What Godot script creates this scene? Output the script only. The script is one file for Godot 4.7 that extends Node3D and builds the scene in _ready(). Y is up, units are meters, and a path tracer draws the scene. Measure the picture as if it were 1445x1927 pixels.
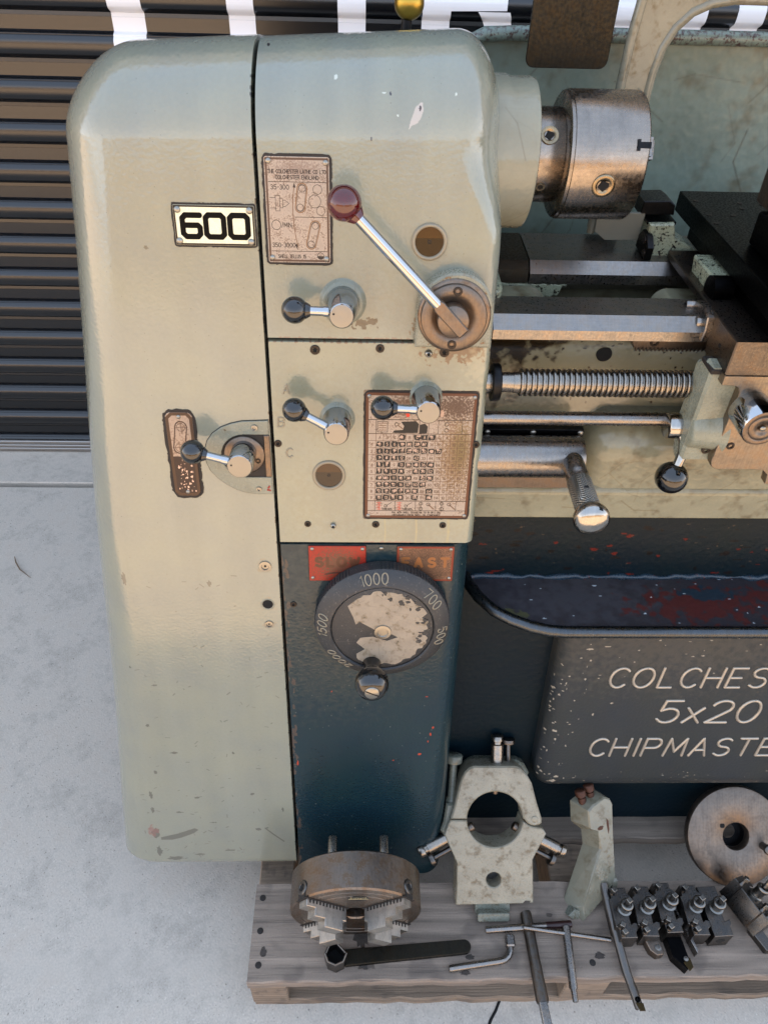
extends Node3D
# A workshop lathe on a worn concrete yard, in the open shade in front of a corrugated roller door.

const TILT := 0.19162                                   # the machine's front leans back by about eleven degrees
var P := Transform3D(Basis(Vector3.RIGHT, -TILT), Vector3(0, 1.18, 0.13))   # frame of the front panel: x along, y up the slope, z out of it
var M := {}
var lathe: Node3D
var rng := RandomNumberGenerator.new()
var GLYPH := {}

# ------------------------------------------------------------------ mesh builder
class MB:
	var v := PackedVector3Array()
	var n := PackedVector3Array()
	var uv := PackedVector2Array()
	var xf := Transform3D.IDENTITY
	var uvr := Rect2(0, 0, 1, 1)
	var box_uv := false
	func uvof(p: Vector3, nn: Vector3) -> Vector2:
		if box_uv:
			var a := nn.abs()
			var q := Vector2(p.x, p.z)
			if a.z >= a.x and a.z >= a.y: q = Vector2(p.x, p.y)
			elif a.x >= a.y: q = Vector2(p.z, p.y)
			q = (q - uvr.position) / uvr.size
			return Vector2(q.x, 1.0 - q.y)
		return Vector2((p.x - uvr.position.x) / uvr.size.x, 1.0 - (p.y - uvr.position.y) / uvr.size.y)
	func tri(a: Vector3, b: Vector3, c: Vector3, na: Vector3, nb: Vector3, nc: Vector3) -> void:
		if (b - a).cross(c - a).dot(na + nb + nc) > 0.0:
			var t := b; b = c; c = t
			t = nb; nb = nc; nc = t
		uv.push_back(uvof(a, na)); uv.push_back(uvof(b, nb)); uv.push_back(uvof(c, nc))
		v.push_back(xf * a); v.push_back(xf * b); v.push_back(xf * c)
		n.push_back((xf.basis * na).normalized()); n.push_back((xf.basis * nb).normalized()); n.push_back((xf.basis * nc).normalized())
	func flat(a: Vector3, b: Vector3, c: Vector3, dir: Vector3) -> void:
		var m := (b - a).cross(c - a)
		if m.length_squared() < 1e-20: return
		m = m.normalized()
		if m.dot(dir) < 0.0: m = -m
		tri(a, b, c, m, m, m)
	func quad(a: Vector3, b: Vector3, c: Vector3, d: Vector3, dir: Vector3) -> void:
		flat(a, b, c, dir); flat(a, c, d, dir)
	func squad(a: Vector3, b: Vector3, c: Vector3, d: Vector3, na: Vector3, nb: Vector3, nc: Vector3, nd: Vector3) -> void:
		tri(a, b, c, na, nb, nc); tri(a, c, d, na, nc, nd)
	func box(c: Vector3, s: Vector3, bev := 0.0008) -> void:
		var h := s * 0.5
		bev = minf(bev, minf(h.x, minf(h.y, h.z)) * 0.6)
		var g := func(sx: float, sy: float, sz: float, k: int) -> Vector3:
			var q := Vector3(sx * (h.x - bev), sy * (h.y - bev), sz * (h.z - bev))
			q[k] += [sx, sy, sz][k] * bev
			return c + q
		for k in 3:
			var i := (k + 1) % 3
			var j := (k + 2) % 3
			for s1 in [-1.0, 1.0]:
				var q := []
				for e in [[-1.0, -1.0], [1.0, -1.0], [1.0, 1.0], [-1.0, 1.0]]:
					var w := [0.0, 0.0, 0.0]
					w[k] = s1; w[i] = e[0]; w[j] = e[1]
					q.append(g.call(w[0], w[1], w[2], k))
				var d := Vector3.ZERO; d[k] = s1
				quad(q[0], q[1], q[2], q[3], d)
				for s2 in [-1.0, 1.0]:                       # the bevel between faces k and i
					var w1 := [0.0, 0.0, 0.0]; w1[k] = s1; w1[i] = s2; w1[j] = -1.0
					var w2 := w1.duplicate(); w2[j] = 1.0
					var dd := Vector3.ZERO; dd[k] = s1; dd[i] = s2
					quad(g.call(w1[0], w1[1], w1[2], k), g.call(w2[0], w2[1], w2[2], k), g.call(w2[0], w2[1], w2[2], i), g.call(w1[0], w1[1], w1[2], i), dd)
		for sx in [-1.0, 1.0]:
			for sy in [-1.0, 1.0]:
				for sz in [-1.0, 1.0]:
					flat(g.call(sx, sy, sz, 0), g.call(sx, sy, sz, 1), g.call(sx, sy, sz, 2), Vector3(sx, sy, sz))
	# profile: points (radius, height along local z), from the bottom up, outside to the right of its run
	func lathe(prof: Array, segs := 32, crease := 0.6) -> void:
		var m := prof.size()
		var nr := []
		for k in m - 1:
			var d: Vector2 = prof[k + 1] - prof[k]
			nr.append(Vector2(d.y, -d.x).normalized())
		for k in m - 1:
			var n0: Vector2 = nr[k]
			var n1: Vector2 = nr[k]
			if k > 0 and nr[k - 1].dot(nr[k]) > crease: n0 = (nr[k - 1] + nr[k]).normalized()
			if k < m - 2 and nr[k + 1].dot(nr[k]) > crease: n1 = (nr[k + 1] + nr[k]).normalized()
			var p0: Vector2 = prof[k]
			var p1: Vector2 = prof[k + 1]
			for i in segs:
				var a0 := TAU * i / segs
				var a1 := TAU * (i + 1) / segs
				var c0 := Vector2(cos(a0), sin(a0))
				var c1 := Vector2(cos(a1), sin(a1))
				var A := Vector3(c0.x * p0.x, c0.y * p0.x, p0.y)
				var B := Vector3(c1.x * p0.x, c1.y * p0.x, p0.y)
				var C := Vector3(c1.x * p1.x, c1.y * p1.x, p1.y)
				var D := Vector3(c0.x * p1.x, c0.y * p1.x, p1.y)
				var NA := Vector3(c0.x * n0.x, c0.y * n0.x, n0.y)
				var NB := Vector3(c1.x * n0.x, c1.y * n0.x, n0.y)
				var NC := Vector3(c1.x * n1.x, c1.y * n1.x, n1.y)
				var ND := Vector3(c0.x * n1.x, c0.y * n1.x, n1.y)
				if p0.x > 1e-7: tri(A, B, C, NA, NB, NC)
				if p1.x > 1e-7: tri(A, C, D, NA, NC, ND)
	func ball(c: Vector3, r: float, segs := 28, rings := 16, squash := 1.0) -> void:
		var keep := xf
		xf = xf * Transform3D(Basis.IDENTITY, c)
		var pr := []
		for k in rings + 1:
			var a := PI * k / rings
			pr.append(Vector2(maxf(0.0, sin(a)) * r, -cos(a) * r * squash))
		pr[0].x = 0.0; pr[rings].x = 0.0
		lathe(pr, segs, -1.0)
		xf = keep
	func tube(pts: Array, rad, segs := 12, caps := true) -> void:
		var m := pts.size()
		var fr := []
		var up := Vector3.UP
		for k in m:
			var d: Vector3
			if k == 0: d = pts[1] - pts[0]
			elif k == m - 1: d = pts[m - 1] - pts[m - 2]
			else: d = (pts[k + 1] - pts[k]).normalized() + (pts[k] - pts[k - 1]).normalized()
			d = d.normalized()
			if k == 0: up = Vector3.UP if absf(d.y) < 0.9 else Vector3.BACK
			up = (up - d * up.dot(d)).normalized()
			fr.append([d, up, d.cross(up)])
		for k in m - 1:
			var r0: float = rad[k] if rad is Array else rad
			var r1: float = rad[k + 1] if rad is Array else rad
			for i in segs:
				var a0 := TAU * i / segs
				var a1 := TAU * (i + 1) / segs
				var e00: Vector3 = fr[k][1] * cos(a0) + fr[k][2] * sin(a0)
				var e01: Vector3 = fr[k][1] * cos(a1) + fr[k][2] * sin(a1)
				var e10: Vector3 = fr[k + 1][1] * cos(a0) + fr[k + 1][2] * sin(a0)
				var e11: Vector3 = fr[k + 1][1] * cos(a1) + fr[k + 1][2] * sin(a1)
				squad(pts[k] + e00 * r0, pts[k] + e01 * r0, pts[k + 1] + e11 * r1, pts[k + 1] + e10 * r1, e00, e01, e11, e10)
		if caps:
			for e in [0, m - 1]:
				var r: float = rad[e] if rad is Array else rad
				var dir: Vector3 = -fr[0][0] if e == 0 else fr[e][0]
				for i in segs:
					var a0 := TAU * i / segs
					var a1 := TAU * (i + 1) / segs
					flat(pts[e], pts[e] + (fr[e][1] * cos(a0) + fr[e][2] * sin(a0)) * r, pts[e] + (fr[e][1] * cos(a1) + fr[e][2] * sin(a1)) * r, dir)
	static func bridge(outer: PackedVector2Array, holes: Array) -> PackedVector2Array:
		var poly := outer
		if Geometry2D.is_polygon_clockwise(poly): poly.reverse()
		for h0 in holes:
			var h: PackedVector2Array = h0.duplicate()
			if not Geometry2D.is_polygon_clockwise(h): h.reverse()
			var bi := 0
			var bj := 0
			var best := 1e9
			for i in poly.size():
				for j in h.size():
					var dd := poly[i].distance_squared_to(h[j])
					if dd < best: best = dd; bi = i; bj = j
			var out := PackedVector2Array()
			for i in bi + 1: out.push_back(poly[i])
			for j in h.size() + 1: out.push_back(h[(bj + j) % h.size()] + (Vector2(1e-6, 1e-6) if j == h.size() else Vector2.ZERO))
			out.push_back(poly[bi] + Vector2(1e-6, -1e-6))
			for i in range(bi + 1, poly.size()): out.push_back(poly[i])
			poly = out
		return poly
	# a plate in the local xy plane from z0 to z1, chamfered at its front edge (z1); smooth walls where the outline bends little
	func prism(pl, z0: float, z1: float, bev := 0.0, holes := []) -> void:
		while bev > 0.0 and not inset_works(pl, bev, holes): bev = bev * 0.6 if bev > 0.0003 else 0.0
		prism_at(pl, z0, z1, bev, holes)
	static func inset(lp: PackedVector2Array, bev: float) -> PackedVector2Array:
		var ins := PackedVector2Array()
		var m: int = lp.size()
		for i in m:
			var d0: Vector2 = (lp[i] - lp[(i + m - 1) % m]).normalized()
			var d1: Vector2 = (lp[(i + 1) % m] - lp[i]).normalized()
			var w := Vector2(d0.y, -d0.x) + Vector2(d1.y, -d1.x)
			w = w / maxf(0.3, w.length_squared() * 0.5)
			ins.push_back(lp[i] - w * bev)
		return ins
	static func inset_works(pl, bev: float, holes: Array) -> bool:
		var poly := PackedVector2Array(pl)
		if Geometry2D.is_polygon_clockwise(poly): poly.reverse()
		var hs := []
		for q in holes:
			var hh := PackedVector2Array(q)
			if not Geometry2D.is_polygon_clockwise(hh): hh.reverse()
			hs.append(inset(hh, bev))
		return Geometry2D.triangulate_polygon(bridge(inset(poly, bev), hs)).size() > 0
	func prism_at(pl, z0: float, z1: float, bev: float, holes: Array) -> void:
		var poly := PackedVector2Array(pl)
		if Geometry2D.is_polygon_clockwise(poly): poly.reverse()
		var loops := [poly]
		for h in holes:
			var hh := PackedVector2Array(h)
			if not Geometry2D.is_polygon_clockwise(hh): hh.reverse()
			loops.append(hh)
		var insets := []
		for lp in loops:
			var ins := PackedVector2Array()
			var m: int = lp.size()
			var nn := []
			for i in m:
				var d: Vector2 = (lp[(i + 1) % m] - lp[i]).normalized()
				nn.append(Vector2(d.y, -d.x))
			for i in m:
				var na: Vector2 = nn[(i + m - 1) % m]
				var nb: Vector2 = nn[i]
				var w := (na + nb)
				w = w / maxf(0.3, w.length_squared() * 0.5)
				ins.push_back(lp[i] - w * bev)
			insets.append(ins)
			for i in m:
				var j := (i + 1) % m
				var n0: Vector2 = nn[i]
				var n1: Vector2 = nn[i]
				if nn[(i + m - 1) % m].dot(nn[i]) > 0.8: n0 = (nn[(i + m - 1) % m] + nn[i]).normalized()
				if nn[j].dot(nn[i]) > 0.8: n1 = (nn[j] + nn[i]).normalized()
				var A := Vector3(n0.x, n0.y, 0)
				var B := Vector3(n1.x, n1.y, 0)
				var a := Vector3(lp[i].x, lp[i].y, z0)
				var b := Vector3(lp[j].x, lp[j].y, z0)
				var a1 := Vector3(lp[i].x, lp[i].y, z1 - bev * signf(z1 - z0))
				var b1 := Vector3(lp[j].x, lp[j].y, z1 - bev * signf(z1 - z0))
				squad(a, b, b1, a1, A, B, B, A)
				if bev > 0.0:
					var up := Vector3(0, 0, signf(z1 - z0))
					squad(a1, b1, Vector3(ins[j].x, ins[j].y, z1), Vector3(ins[i].x, ins[i].y, z1), (A + up).normalized(), (B + up).normalized(), (B + up).normalized(), (A + up).normalized())
		for e in [[z0, loops, signf(z0 - z1)], [z1, insets, signf(z1 - z0)]]:
			var br := bridge(e[1][0].duplicate(), e[1].slice(1))
			var ix := Geometry2D.triangulate_polygon(br)
			var dir := Vector3(0, 0, e[2])
			for k in range(0, ix.size(), 3):
				var q := []
				for o in 3: q.append(Vector3(br[ix[k + o]].x, br[ix[k + o]].y, e[0]))
				tri(q[0], q[1], q[2], dir, dir, dir)
	# rings of points with the same count, joined one to the next, flat-shaded, closed at both ends
	func loft(rings: Array, centre: Vector3) -> void:
		var m: int = rings[0].size()
		for k in rings.size() - 1:
			for i in m:
				var j := (i + 1) % m
				var out: Vector3 = (rings[k][i] + rings[k][j] + rings[k + 1][i] + rings[k + 1][j]) * 0.25 - centre
				var e: Vector3 = rings[k][j] - rings[k][i]
				var w: Vector3 = e.cross(rings[0][0] - rings[-1][0])
				quad(rings[k][i], rings[k][j], rings[k + 1][j], rings[k + 1][i], w if w.dot(out) > 0.0 else out)
		for e in [0, rings.size() - 1]:
			var pl := PackedVector2Array()
			for q in rings[e]: pl.push_back(Vector2(q.x, q.y))
			var ix := Geometry2D.triangulate_polygon(pl)
			var dir: Vector3 = (rings[0][0] - rings[-1][0]) * (1.0 if e == 0 else -1.0)
			for k in range(0, ix.size(), 3): flat(rings[e][ix[k]], rings[e][ix[k + 1]], rings[e][ix[k + 2]], Vector3(0, 0, dir.z))
	# a smooth closed body: f maps the surface of the cube [-1, 1]^3 to points
	func cube_map(f: Callable, core := 4, corner := 6) -> void:
		var L := []
		for k in corner: L.append(-1.0 + 0.5 * k / corner)
		for k in core: L.append(-0.5 + 1.0 * k / core)
		for k in corner + 1: L.append(0.5 + 0.5 * k / corner)
		for k in 3:
			var i := (k + 1) % 3
			var j := (k + 2) % 3
			for s in [-1.0, 1.0]:
				var pos := []
				var nor := []
				for a in L:
					for b in L:
						var q := Vector3.ZERO
						q[k] = s; q[i] = a; q[j] = b
						var e := 0.004
						var q0 := q; q0[i] = maxf(-1, a - e)
						var q1 := q; q1[i] = minf(1, a + e)
						var q2 := q; q2[j] = maxf(-1, b - e)
						var q3 := q; q3[j] = minf(1, b + e)
						var du: Vector3 = f.call(q1) - f.call(q0)
						var dv: Vector3 = f.call(q3) - f.call(q2)
						pos.append(f.call(q)); nor.append((du.normalized()).cross(dv.normalized()).normalized() * s)
				var m := L.size()
				for x in m - 1:
					for y in m - 1:
						squad(pos[x * m + y], pos[(x + 1) * m + y], pos[(x + 1) * m + y + 1], pos[x * m + y + 1], nor[x * m + y], nor[(x + 1) * m + y], nor[(x + 1) * m + y + 1], nor[x * m + y + 1])
	func mesh() -> ArrayMesh:
		var a := []
		a.resize(Mesh.ARRAY_MAX)
		a[Mesh.ARRAY_VERTEX] = v; a[Mesh.ARRAY_NORMAL] = n; a[Mesh.ARRAY_TEX_UV] = uv
		var t := PackedFloat32Array()
		t.resize(v.size() * 4)
		for k in v.size():
			var x := n[k].cross(Vector3.UP if absf(n[k].y) < 0.9 else Vector3.BACK).normalized()
			t[k * 4] = -x.x; t[k * 4 + 1] = -x.y; t[k * 4 + 2] = -x.z; t[k * 4 + 3] = 1.0
		a[Mesh.ARRAY_TANGENT] = t
		var m := ArrayMesh.new()
		m.add_surface_from_arrays(Mesh.PRIMITIVE_TRIANGLES, a)
		return m

static func rbox(p: Vector3, lo: Vector3, hi: Vector3, rl: Vector3, rh: Vector3) -> Vector3:
	var q := Vector3.ZERO
	var d := Vector3.ZERO
	var r := Vector3.ZERO
	for k in 3:
		if absf(p[k]) <= 0.5:
			q[k] = lerpf(lo[k] + rl[k], hi[k] - rh[k], p[k] + 0.5)
		elif p[k] < 0:
			q[k] = lo[k] + rl[k]; d[k] = -tan((-p[k] - 0.5) * 2.0 * PI / 4.0); r[k] = rl[k]
		else:
			q[k] = hi[k] - rh[k]; d[k] = tan((p[k] - 0.5) * 2.0 * PI / 4.0); r[k] = rh[k]
	return q + (d.normalized() * r if d != Vector3.ZERO else Vector3.ZERO)

# ------------------------------------------------------------------ nodes
func part(called: String, mb: MB, mat: Material, parent: Node, at := Transform3D.IDENTITY) -> MeshInstance3D:
	var o := MeshInstance3D.new()
	o.name = called
	o.mesh = mb.mesh()
	o.material_override = mat
	o.transform = at
	parent.add_child(o, true)
	return o

func named(base: String, parent: Node) -> String:
	if not parent.has_node(base): return base
	var k := 1
	while parent.has_node("%s_%03d" % [base, k]): k += 1
	return "%s_%03d" % [base, k]

func put(called: String, mb: MB, mat: Material, parent: Node, at := Transform3D.IDENTITY) -> MeshInstance3D:
	return part(named(called, parent), mb, mat, parent, at)

func thing(called: String, label: String, category: String, at := Transform3D.IDENTITY, group := "") -> Node3D:
	var o := Node3D.new()
	o.name = named(called, self)
	o.transform = at
	add_child(o, true)
	o.set_meta("label", label)
	o.set_meta("category", category)
	if group != "": o.set_meta("group", group)
	return o

func group_part(called: String, parent: Node, at := Transform3D.IDENTITY) -> Node3D:
	var o := Node3D.new()
	o.name = named(called, parent)
	o.transform = at
	parent.add_child(o, true)
	return o

func on_panel(x: float, y: float, z := 0.0) -> Transform3D:            # a spot on the sloping front, as seen from the machine's root
	return lathe.transform.affine_inverse() * P * Transform3D(Basis.IDENTITY, Vector3(x, y, z))

func in_lathe(p: Vector3, b := Basis.IDENTITY) -> Transform3D:
	return lathe.transform.affine_inverse() * Transform3D(b, p)

static func along_x() -> Basis: return Basis(Vector3(0, 1, 0), Vector3(0, 0, 1), Vector3(1, 0, 0))     # local z runs along x
static func along_y() -> Basis: return Basis(Vector3(0, 0, 1), Vector3(1, 0, 0), Vector3(0, 1, 0))     # local z runs up

static func circle(c: Vector2, r: float, n := 24, a0 := 0.0, a1 := TAU) -> PackedVector2Array:
	var o := PackedVector2Array()
	var full := absf(a1 - a0 - TAU) < 1e-4
	for k in (n if full else n + 1): o.push_back(c + Vector2(cos(a0 + (a1 - a0) * k / n), sin(a0 + (a1 - a0) * k / n)) * r)
	return o

static func rrect(x0: float, y0: float, x1: float, y1: float, r: float, n := 4) -> PackedVector2Array:
	var o := PackedVector2Array()
	for k in 4:
		var c: Vector2 = [Vector2(x1 - r, y1 - r), Vector2(x0 + r, y1 - r), Vector2(x0 + r, y0 + r), Vector2(x1 - r, y0 + r)][k]
		for i in n + 1:
			var a := PI / 2 * (k + float(i) / n)
			o.push_back(c + Vector2(cos(a), sin(a)) * r)
	return o

static func poly(a: Array) -> PackedVector2Array:
	var o := PackedVector2Array()
	for k in range(0, a.size(), 2): o.push_back(Vector2(a[k], a[k + 1]))
	return o

# ------------------------------------------------------------------ lettering: every sign is a set of strokes on a grid 4 wide and 6 high
func arc(cx: float, cy: float, rx: float, ry: float, a0: float, a1: float, n := 10) -> Array:
	var o := []
	for k in n + 1:
		var a := deg_to_rad(lerpf(a0, a1, float(k) / n))
		o.append(Vector2(cx + cos(a) * rx, cy + sin(a) * ry))
	return o

func ln(a: Array) -> Array:
	var o := []
	for k in range(0, a.size(), 2): o.append(Vector2(a[k], a[k + 1]))
	return o

func make_glyphs() -> void:
	var G := GLYPH
	G["A"] = [ln([0, 0, 2, 6, 4, 0]), ln([0.7, 2, 3.3, 2])]
	G["B"] = [ln([0, 0, 0, 6, 2.4, 6]) + arc(2.4, 4.6, 1.4, 1.4, 90, -90) + ln([0, 3.2]), arc(2.5, 1.6, 1.5, 1.6, 90, -90) + ln([0, 0])]
	G["C"] = [arc(2.2, 3, 2.2, 3, 45, 315, 16)]
	G["D"] = [ln([0, 0, 0, 6, 1.5, 6]) + arc(1.5, 3, 2.5, 3, 90, -90, 14) + ln([0, 0])]
	G["E"] = [ln([3.4, 6, 0, 6, 0, 0, 3.4, 0]), ln([0, 3, 2.8, 3])]
	G["F"] = [ln([3.4, 6, 0, 6, 0, 0]), ln([0, 3, 2.8, 3])]
	G["G"] = [arc(2.2, 3, 2.2, 3, 50, 350, 16) + ln([4.3, 2.8, 2.6, 2.8])]
	G["H"] = [ln([0, 0, 0, 6]), ln([4, 0, 4, 6]), ln([0, 3, 4, 3])]
	G["I"] = [ln([0.4, 0, 0.4, 6])]
	G["K"] = [ln([0, 0, 0, 6]), ln([3.8, 6, 0, 2.6]), ln([1.3, 3.7, 4, 0])]
	G["L"] = [ln([0, 6, 0, 0, 3.2, 0])]
	G["M"] = [ln([0, 0, 0.4, 6, 2.4, 1.4, 4.4, 6, 4.8, 0])]
	G["N"] = [ln([0, 0, 0, 6, 4, 0, 4, 6])]
	G["O"] = [arc(2.3, 3, 2.3, 3, 90, 450, 22)]
	G["P"] = [ln([0, 0, 0, 6, 2.4, 6]) + arc(2.4, 4.4, 1.5, 1.6, 90, -90) + ln([0, 2.8])]
	G["R"] = [ln([0, 0, 0, 6, 2.4, 6]) + arc(2.4, 4.5, 1.4, 1.5, 90, -90) + ln([0, 3]), ln([2.1, 3, 3.9, 0])]
	G["S"] = [arc(2, 4.55, 1.7, 1.45, 35, 270, 10) + arc(2, 1.55, 1.9, 1.55, 90, -145, 10)]
	G["T"] = [ln([0, 6, 4, 6]), ln([2, 6, 2, 0])]
	G["U"] = [ln([0, 6, 0, 2]) + arc(2, 2, 2, 2, 180, 360) + ln([4, 6])]
	G["W"] = [ln([0, 6, 1.2, 0, 2.5, 4.6, 3.8, 0, 5, 6])]
	G["X"] = [ln([0, 0, 3, 4]), ln([0, 4, 3, 0])]
	G["0"] = [arc(2, 3, 2, 3, 90, 450, 20)]
	G["1"] = [ln([0.8, 4.8, 2, 6, 2, 0])]
	G["2"] = [arc(2, 4.3, 1.9, 1.7, 165, -35, 10) + ln([0, 0, 4, 0])]
	G["3"] = [arc(1.9, 4.55, 1.7, 1.45, 150, -90, 10), arc(1.9, 1.6, 1.9, 1.6, 90, -150, 10)]
	G["4"] = [ln([3, 0, 3, 6, 0, 1.8, 4, 1.8])]
	G["5"] = [ln([3.7, 6, 0.7, 6, 0.4, 3.3]) + arc(2, 1.95, 2, 1.95, 120, -150, 12)]
	G["6"] = [arc(2, 1.9, 1.9, 1.9, 150, 510, 14), ln([0.2, 2.6, 0.9, 4.6, 2.9, 6])]
	G["7"] = [ln([0, 6, 4, 6, 1.2, 0])]
	G["8"] = [arc(2, 4.5, 1.6, 1.5, 90, 450, 14), arc(2, 1.5, 1.9, 1.5, 90, 450, 14)]
	G["9"] = [arc(2, 4.1, 1.9, 1.9, 0, 360, 14), ln([3.8, 3.4, 3.1, 1.4, 1.1, 0])]
	G["-"] = [ln([0.4, 3, 2.6, 3])]
	G["/"] = [ln([0, -0.6, 2.4, 6.6])]
	G["."] = [ln([0.4, 0, 0.5, 0.3])]

func text_strokes(s: String, h: float, space := 1.6, wide := 1.0) -> Dictionary:
	var x := 0.0
	var out := []
	var per := []
	for ch in s:
		if not GLYPH.has(ch):
			x += 3.2
			continue
		var mx := 0.0
		var mine := []
		for st in GLYPH[ch]:
			var l := []
			for p in st:
				l.append(Vector2((x + p.x * wide) * h / 6.0, p.y * h / 6.0))
				mx = maxf(mx, p.x * wide)
			mine.append(l)
		out.append_array(mine)
		per.append([ch, mine])
		x += mx + space
	return {"strokes": out, "width": (x - space) * h / 6.0, "letters": per}

# ------------------------------------------------------------------ pictures
func noise(w: int, h: int, sd: int, freq: float, oct := 4, seamless := true, kind := FastNoiseLite.TYPE_SIMPLEX_SMOOTH) -> PackedByteArray:
	var f := FastNoiseLite.new()
	f.seed = sd; f.frequency = freq; f.fractal_octaves = oct; f.noise_type = kind
	f.fractal_type = FastNoiseLite.FRACTAL_FBM if oct > 1 else FastNoiseLite.FRACTAL_NONE
	var im := f.get_seamless_image(w, h) if seamless else f.get_image(w, h)
	im.convert(Image.FORMAT_L8)
	return im.get_data()

func stretched(w: int, h: int, kx: int, ky: int, sd: int, freq: float, oct := 4) -> PackedByteArray:   # noise drawn out along one way
	var f := FastNoiseLite.new()
	f.seed = sd; f.frequency = freq; f.fractal_octaves = oct
	var im := f.get_seamless_image(maxi(8, w / kx), maxi(8, h / ky))
	im.convert(Image.FORMAT_L8)
	im.resize(w, h, Image.INTERPOLATE_CUBIC)
	return im.get_data()

func picture(w: int, h: int, fn: Callable) -> Image:
	var b := PackedByteArray()
	b.resize(w * h * 3)
	for i in w * h:
		var c: Color = fn.call(i)
		b[i * 3] = clampi(int(c.r * 255.0), 0, 255); b[i * 3 + 1] = clampi(int(c.g * 255.0), 0, 255); b[i * 3 + 2] = clampi(int(c.b * 255.0), 0, 255)
	return Image.create_from_data(w, h, false, Image.FORMAT_RGB8, b)

func tex(im: Image) -> ImageTexture: return ImageTexture.create_from_image(im)

func bumps(b: PackedByteArray, w: int, h: int, k: float) -> ImageTexture:
	var im := Image.create_from_data(w, h, false, Image.FORMAT_L8, b)
	im.convert(Image.FORMAT_RGBA8)
	im.bump_map_to_normal_map(k)
	return tex(im)

static func sm(a: float, b: float, x: float) -> float:
	var t := clampf((x - a) / (b - a), 0, 1)
	return t * t * (3 - 2 * t)

func stroke(im: Image, pts: Array, wd: float, col: Color) -> void:
	for k in pts.size() - 1:
		var a: Vector2 = pts[k]
		var b: Vector2 = pts[k + 1]
		var r := wd * 0.5
		var x0 := maxi(0, int(minf(a.x, b.x) - r - 1)); var x1 := mini(im.get_width() - 1, int(maxf(a.x, b.x) + r + 1))
		var y0 := maxi(0, int(minf(a.y, b.y) - r - 1)); var y1 := mini(im.get_height() - 1, int(maxf(a.y, b.y) + r + 1))
		var d := b - a
		var l2 := maxf(1e-6, d.length_squared())
		for y in range(y0, y1 + 1):
			for x in range(x0, x1 + 1):
				var p := Vector2(x + 0.5, y + 0.5)
				var t := clampf((p - a).dot(d) / l2, 0, 1)
				var q := clampf(r + 0.5 - p.distance_to(a + d * t), 0, 1) * col.a
				if q > 0.0: im.set_pixel(x, y, im.get_pixel(x, y).lerp(Color(col.r, col.g, col.b), q))

func fill_poly(im: Image, pl: PackedVector2Array, col: Color) -> void:
	var lo := pl[0]
	var hi := pl[0]
	for p in pl: lo = lo.min(p); hi = hi.max(p)
	for y in range(maxi(0, int(lo.y)), mini(im.get_height() - 1, int(hi.y)) + 1):
		for x in range(maxi(0, int(lo.x)), mini(im.get_width() - 1, int(hi.x)) + 1):
			if Geometry2D.is_point_in_polygon(Vector2(x + 0.5, y + 0.5), pl):
				im.set_pixel(x, y, im.get_pixel(x, y).lerp(Color(col.r, col.g, col.b), col.a))

func write(im: Image, s: String, x: float, y: float, h: float, wd: float, col: Color, space := 1.6, wide := 1.0, centred := false) -> void:
	var t := text_strokes(s, h, space, wide)
	if centred: x -= t.width * 0.5
	for st in t.strokes:
		var l := []
		for p in st: l.append(Vector2(x + p.x, y - p.y))
		stroke(im, l, wd, col)

func blot(c: Vector2, rx: float, ry: float, sd: int, n := 18) -> PackedVector2Array:
	rng.seed = sd
	var o := PackedVector2Array()
	for k in n:
		var a := TAU * k / n
		var q := rng.randf_range(0.55, 1.1)
		o.push_back(c + Vector2(cos(a) * rx * q, sin(a) * ry * q))
	return o

# ------------------------------------------------------------------ materials
func mat(called: String, col: Color, rough: float, metal := 0.0) -> StandardMaterial3D:
	var m := StandardMaterial3D.new()
	m.albedo_color = col; m.roughness = rough; m.metallic = metal
	M[called] = m
	return m

func _ready() -> void:
	var cam := Camera3D.new()
	cam.name = "camera"
	cam.position = Vector3(0, 1.43, 0.87)
	cam.rotation_order = EULER_ORDER_YXZ
	cam.rotation = Vector3(deg_to_rad(-41.7), deg_to_rad(-2.3), deg_to_rad(1.9))
	cam.fov = rad_to_deg(2.0 * atan(963.5 / 1410.0))
	cam.near = 0.02
	cam.far = 400.0
	add_child(cam)
	cam.current = true
	var sky := ProceduralSkyMaterial.new()
	sky.sky_top_color = Color(0.55, 0.61, 0.70)
	sky.sky_horizon_color = Color(0.95, 0.945, 0.945)
	sky.sky_curve = 0.16
	sky.ground_bottom_color = Color(0.4, 0.38, 0.34)
	sky.ground_horizon_color = Color(0.62, 0.6, 0.56)
	sky.sky_energy_multiplier = 1.0
	var env := Environment.new()
	env.background_mode = Environment.BG_SKY
	env.sky = Sky.new()
	env.sky.sky_material = sky
	env.background_energy_multiplier = 1.0
	env.tonemap_mode = Environment.TONE_MAPPER_LINEAR
	env.tonemap_exposure = 4.55
	env.sdfgi_enabled = true
	env.ssao_enabled = true
	env.ssil_enabled = true
	var we := WorldEnvironment.new()
	we.name = "world_environment"
	we.environment = env
	add_child(we)
	var sun := DirectionalLight3D.new()
	sun.name = "sun"
	sun.light_energy = 1.6
	sun.light_color = Color(1.0, 0.845, 0.65)
	sun.light_angular_distance = 0.5
	sun.shadow_enabled = true
	sun.basis = Basis.looking_at(Vector3(0.28, -0.82, 0.52).normalized(), Vector3.UP)
	add_child(sun)
	rng.seed = 1
	make_glyphs()
	make_materials()
	make_extra_materials()
	make_setting()
	make_lathe()
	make_tools()

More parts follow.
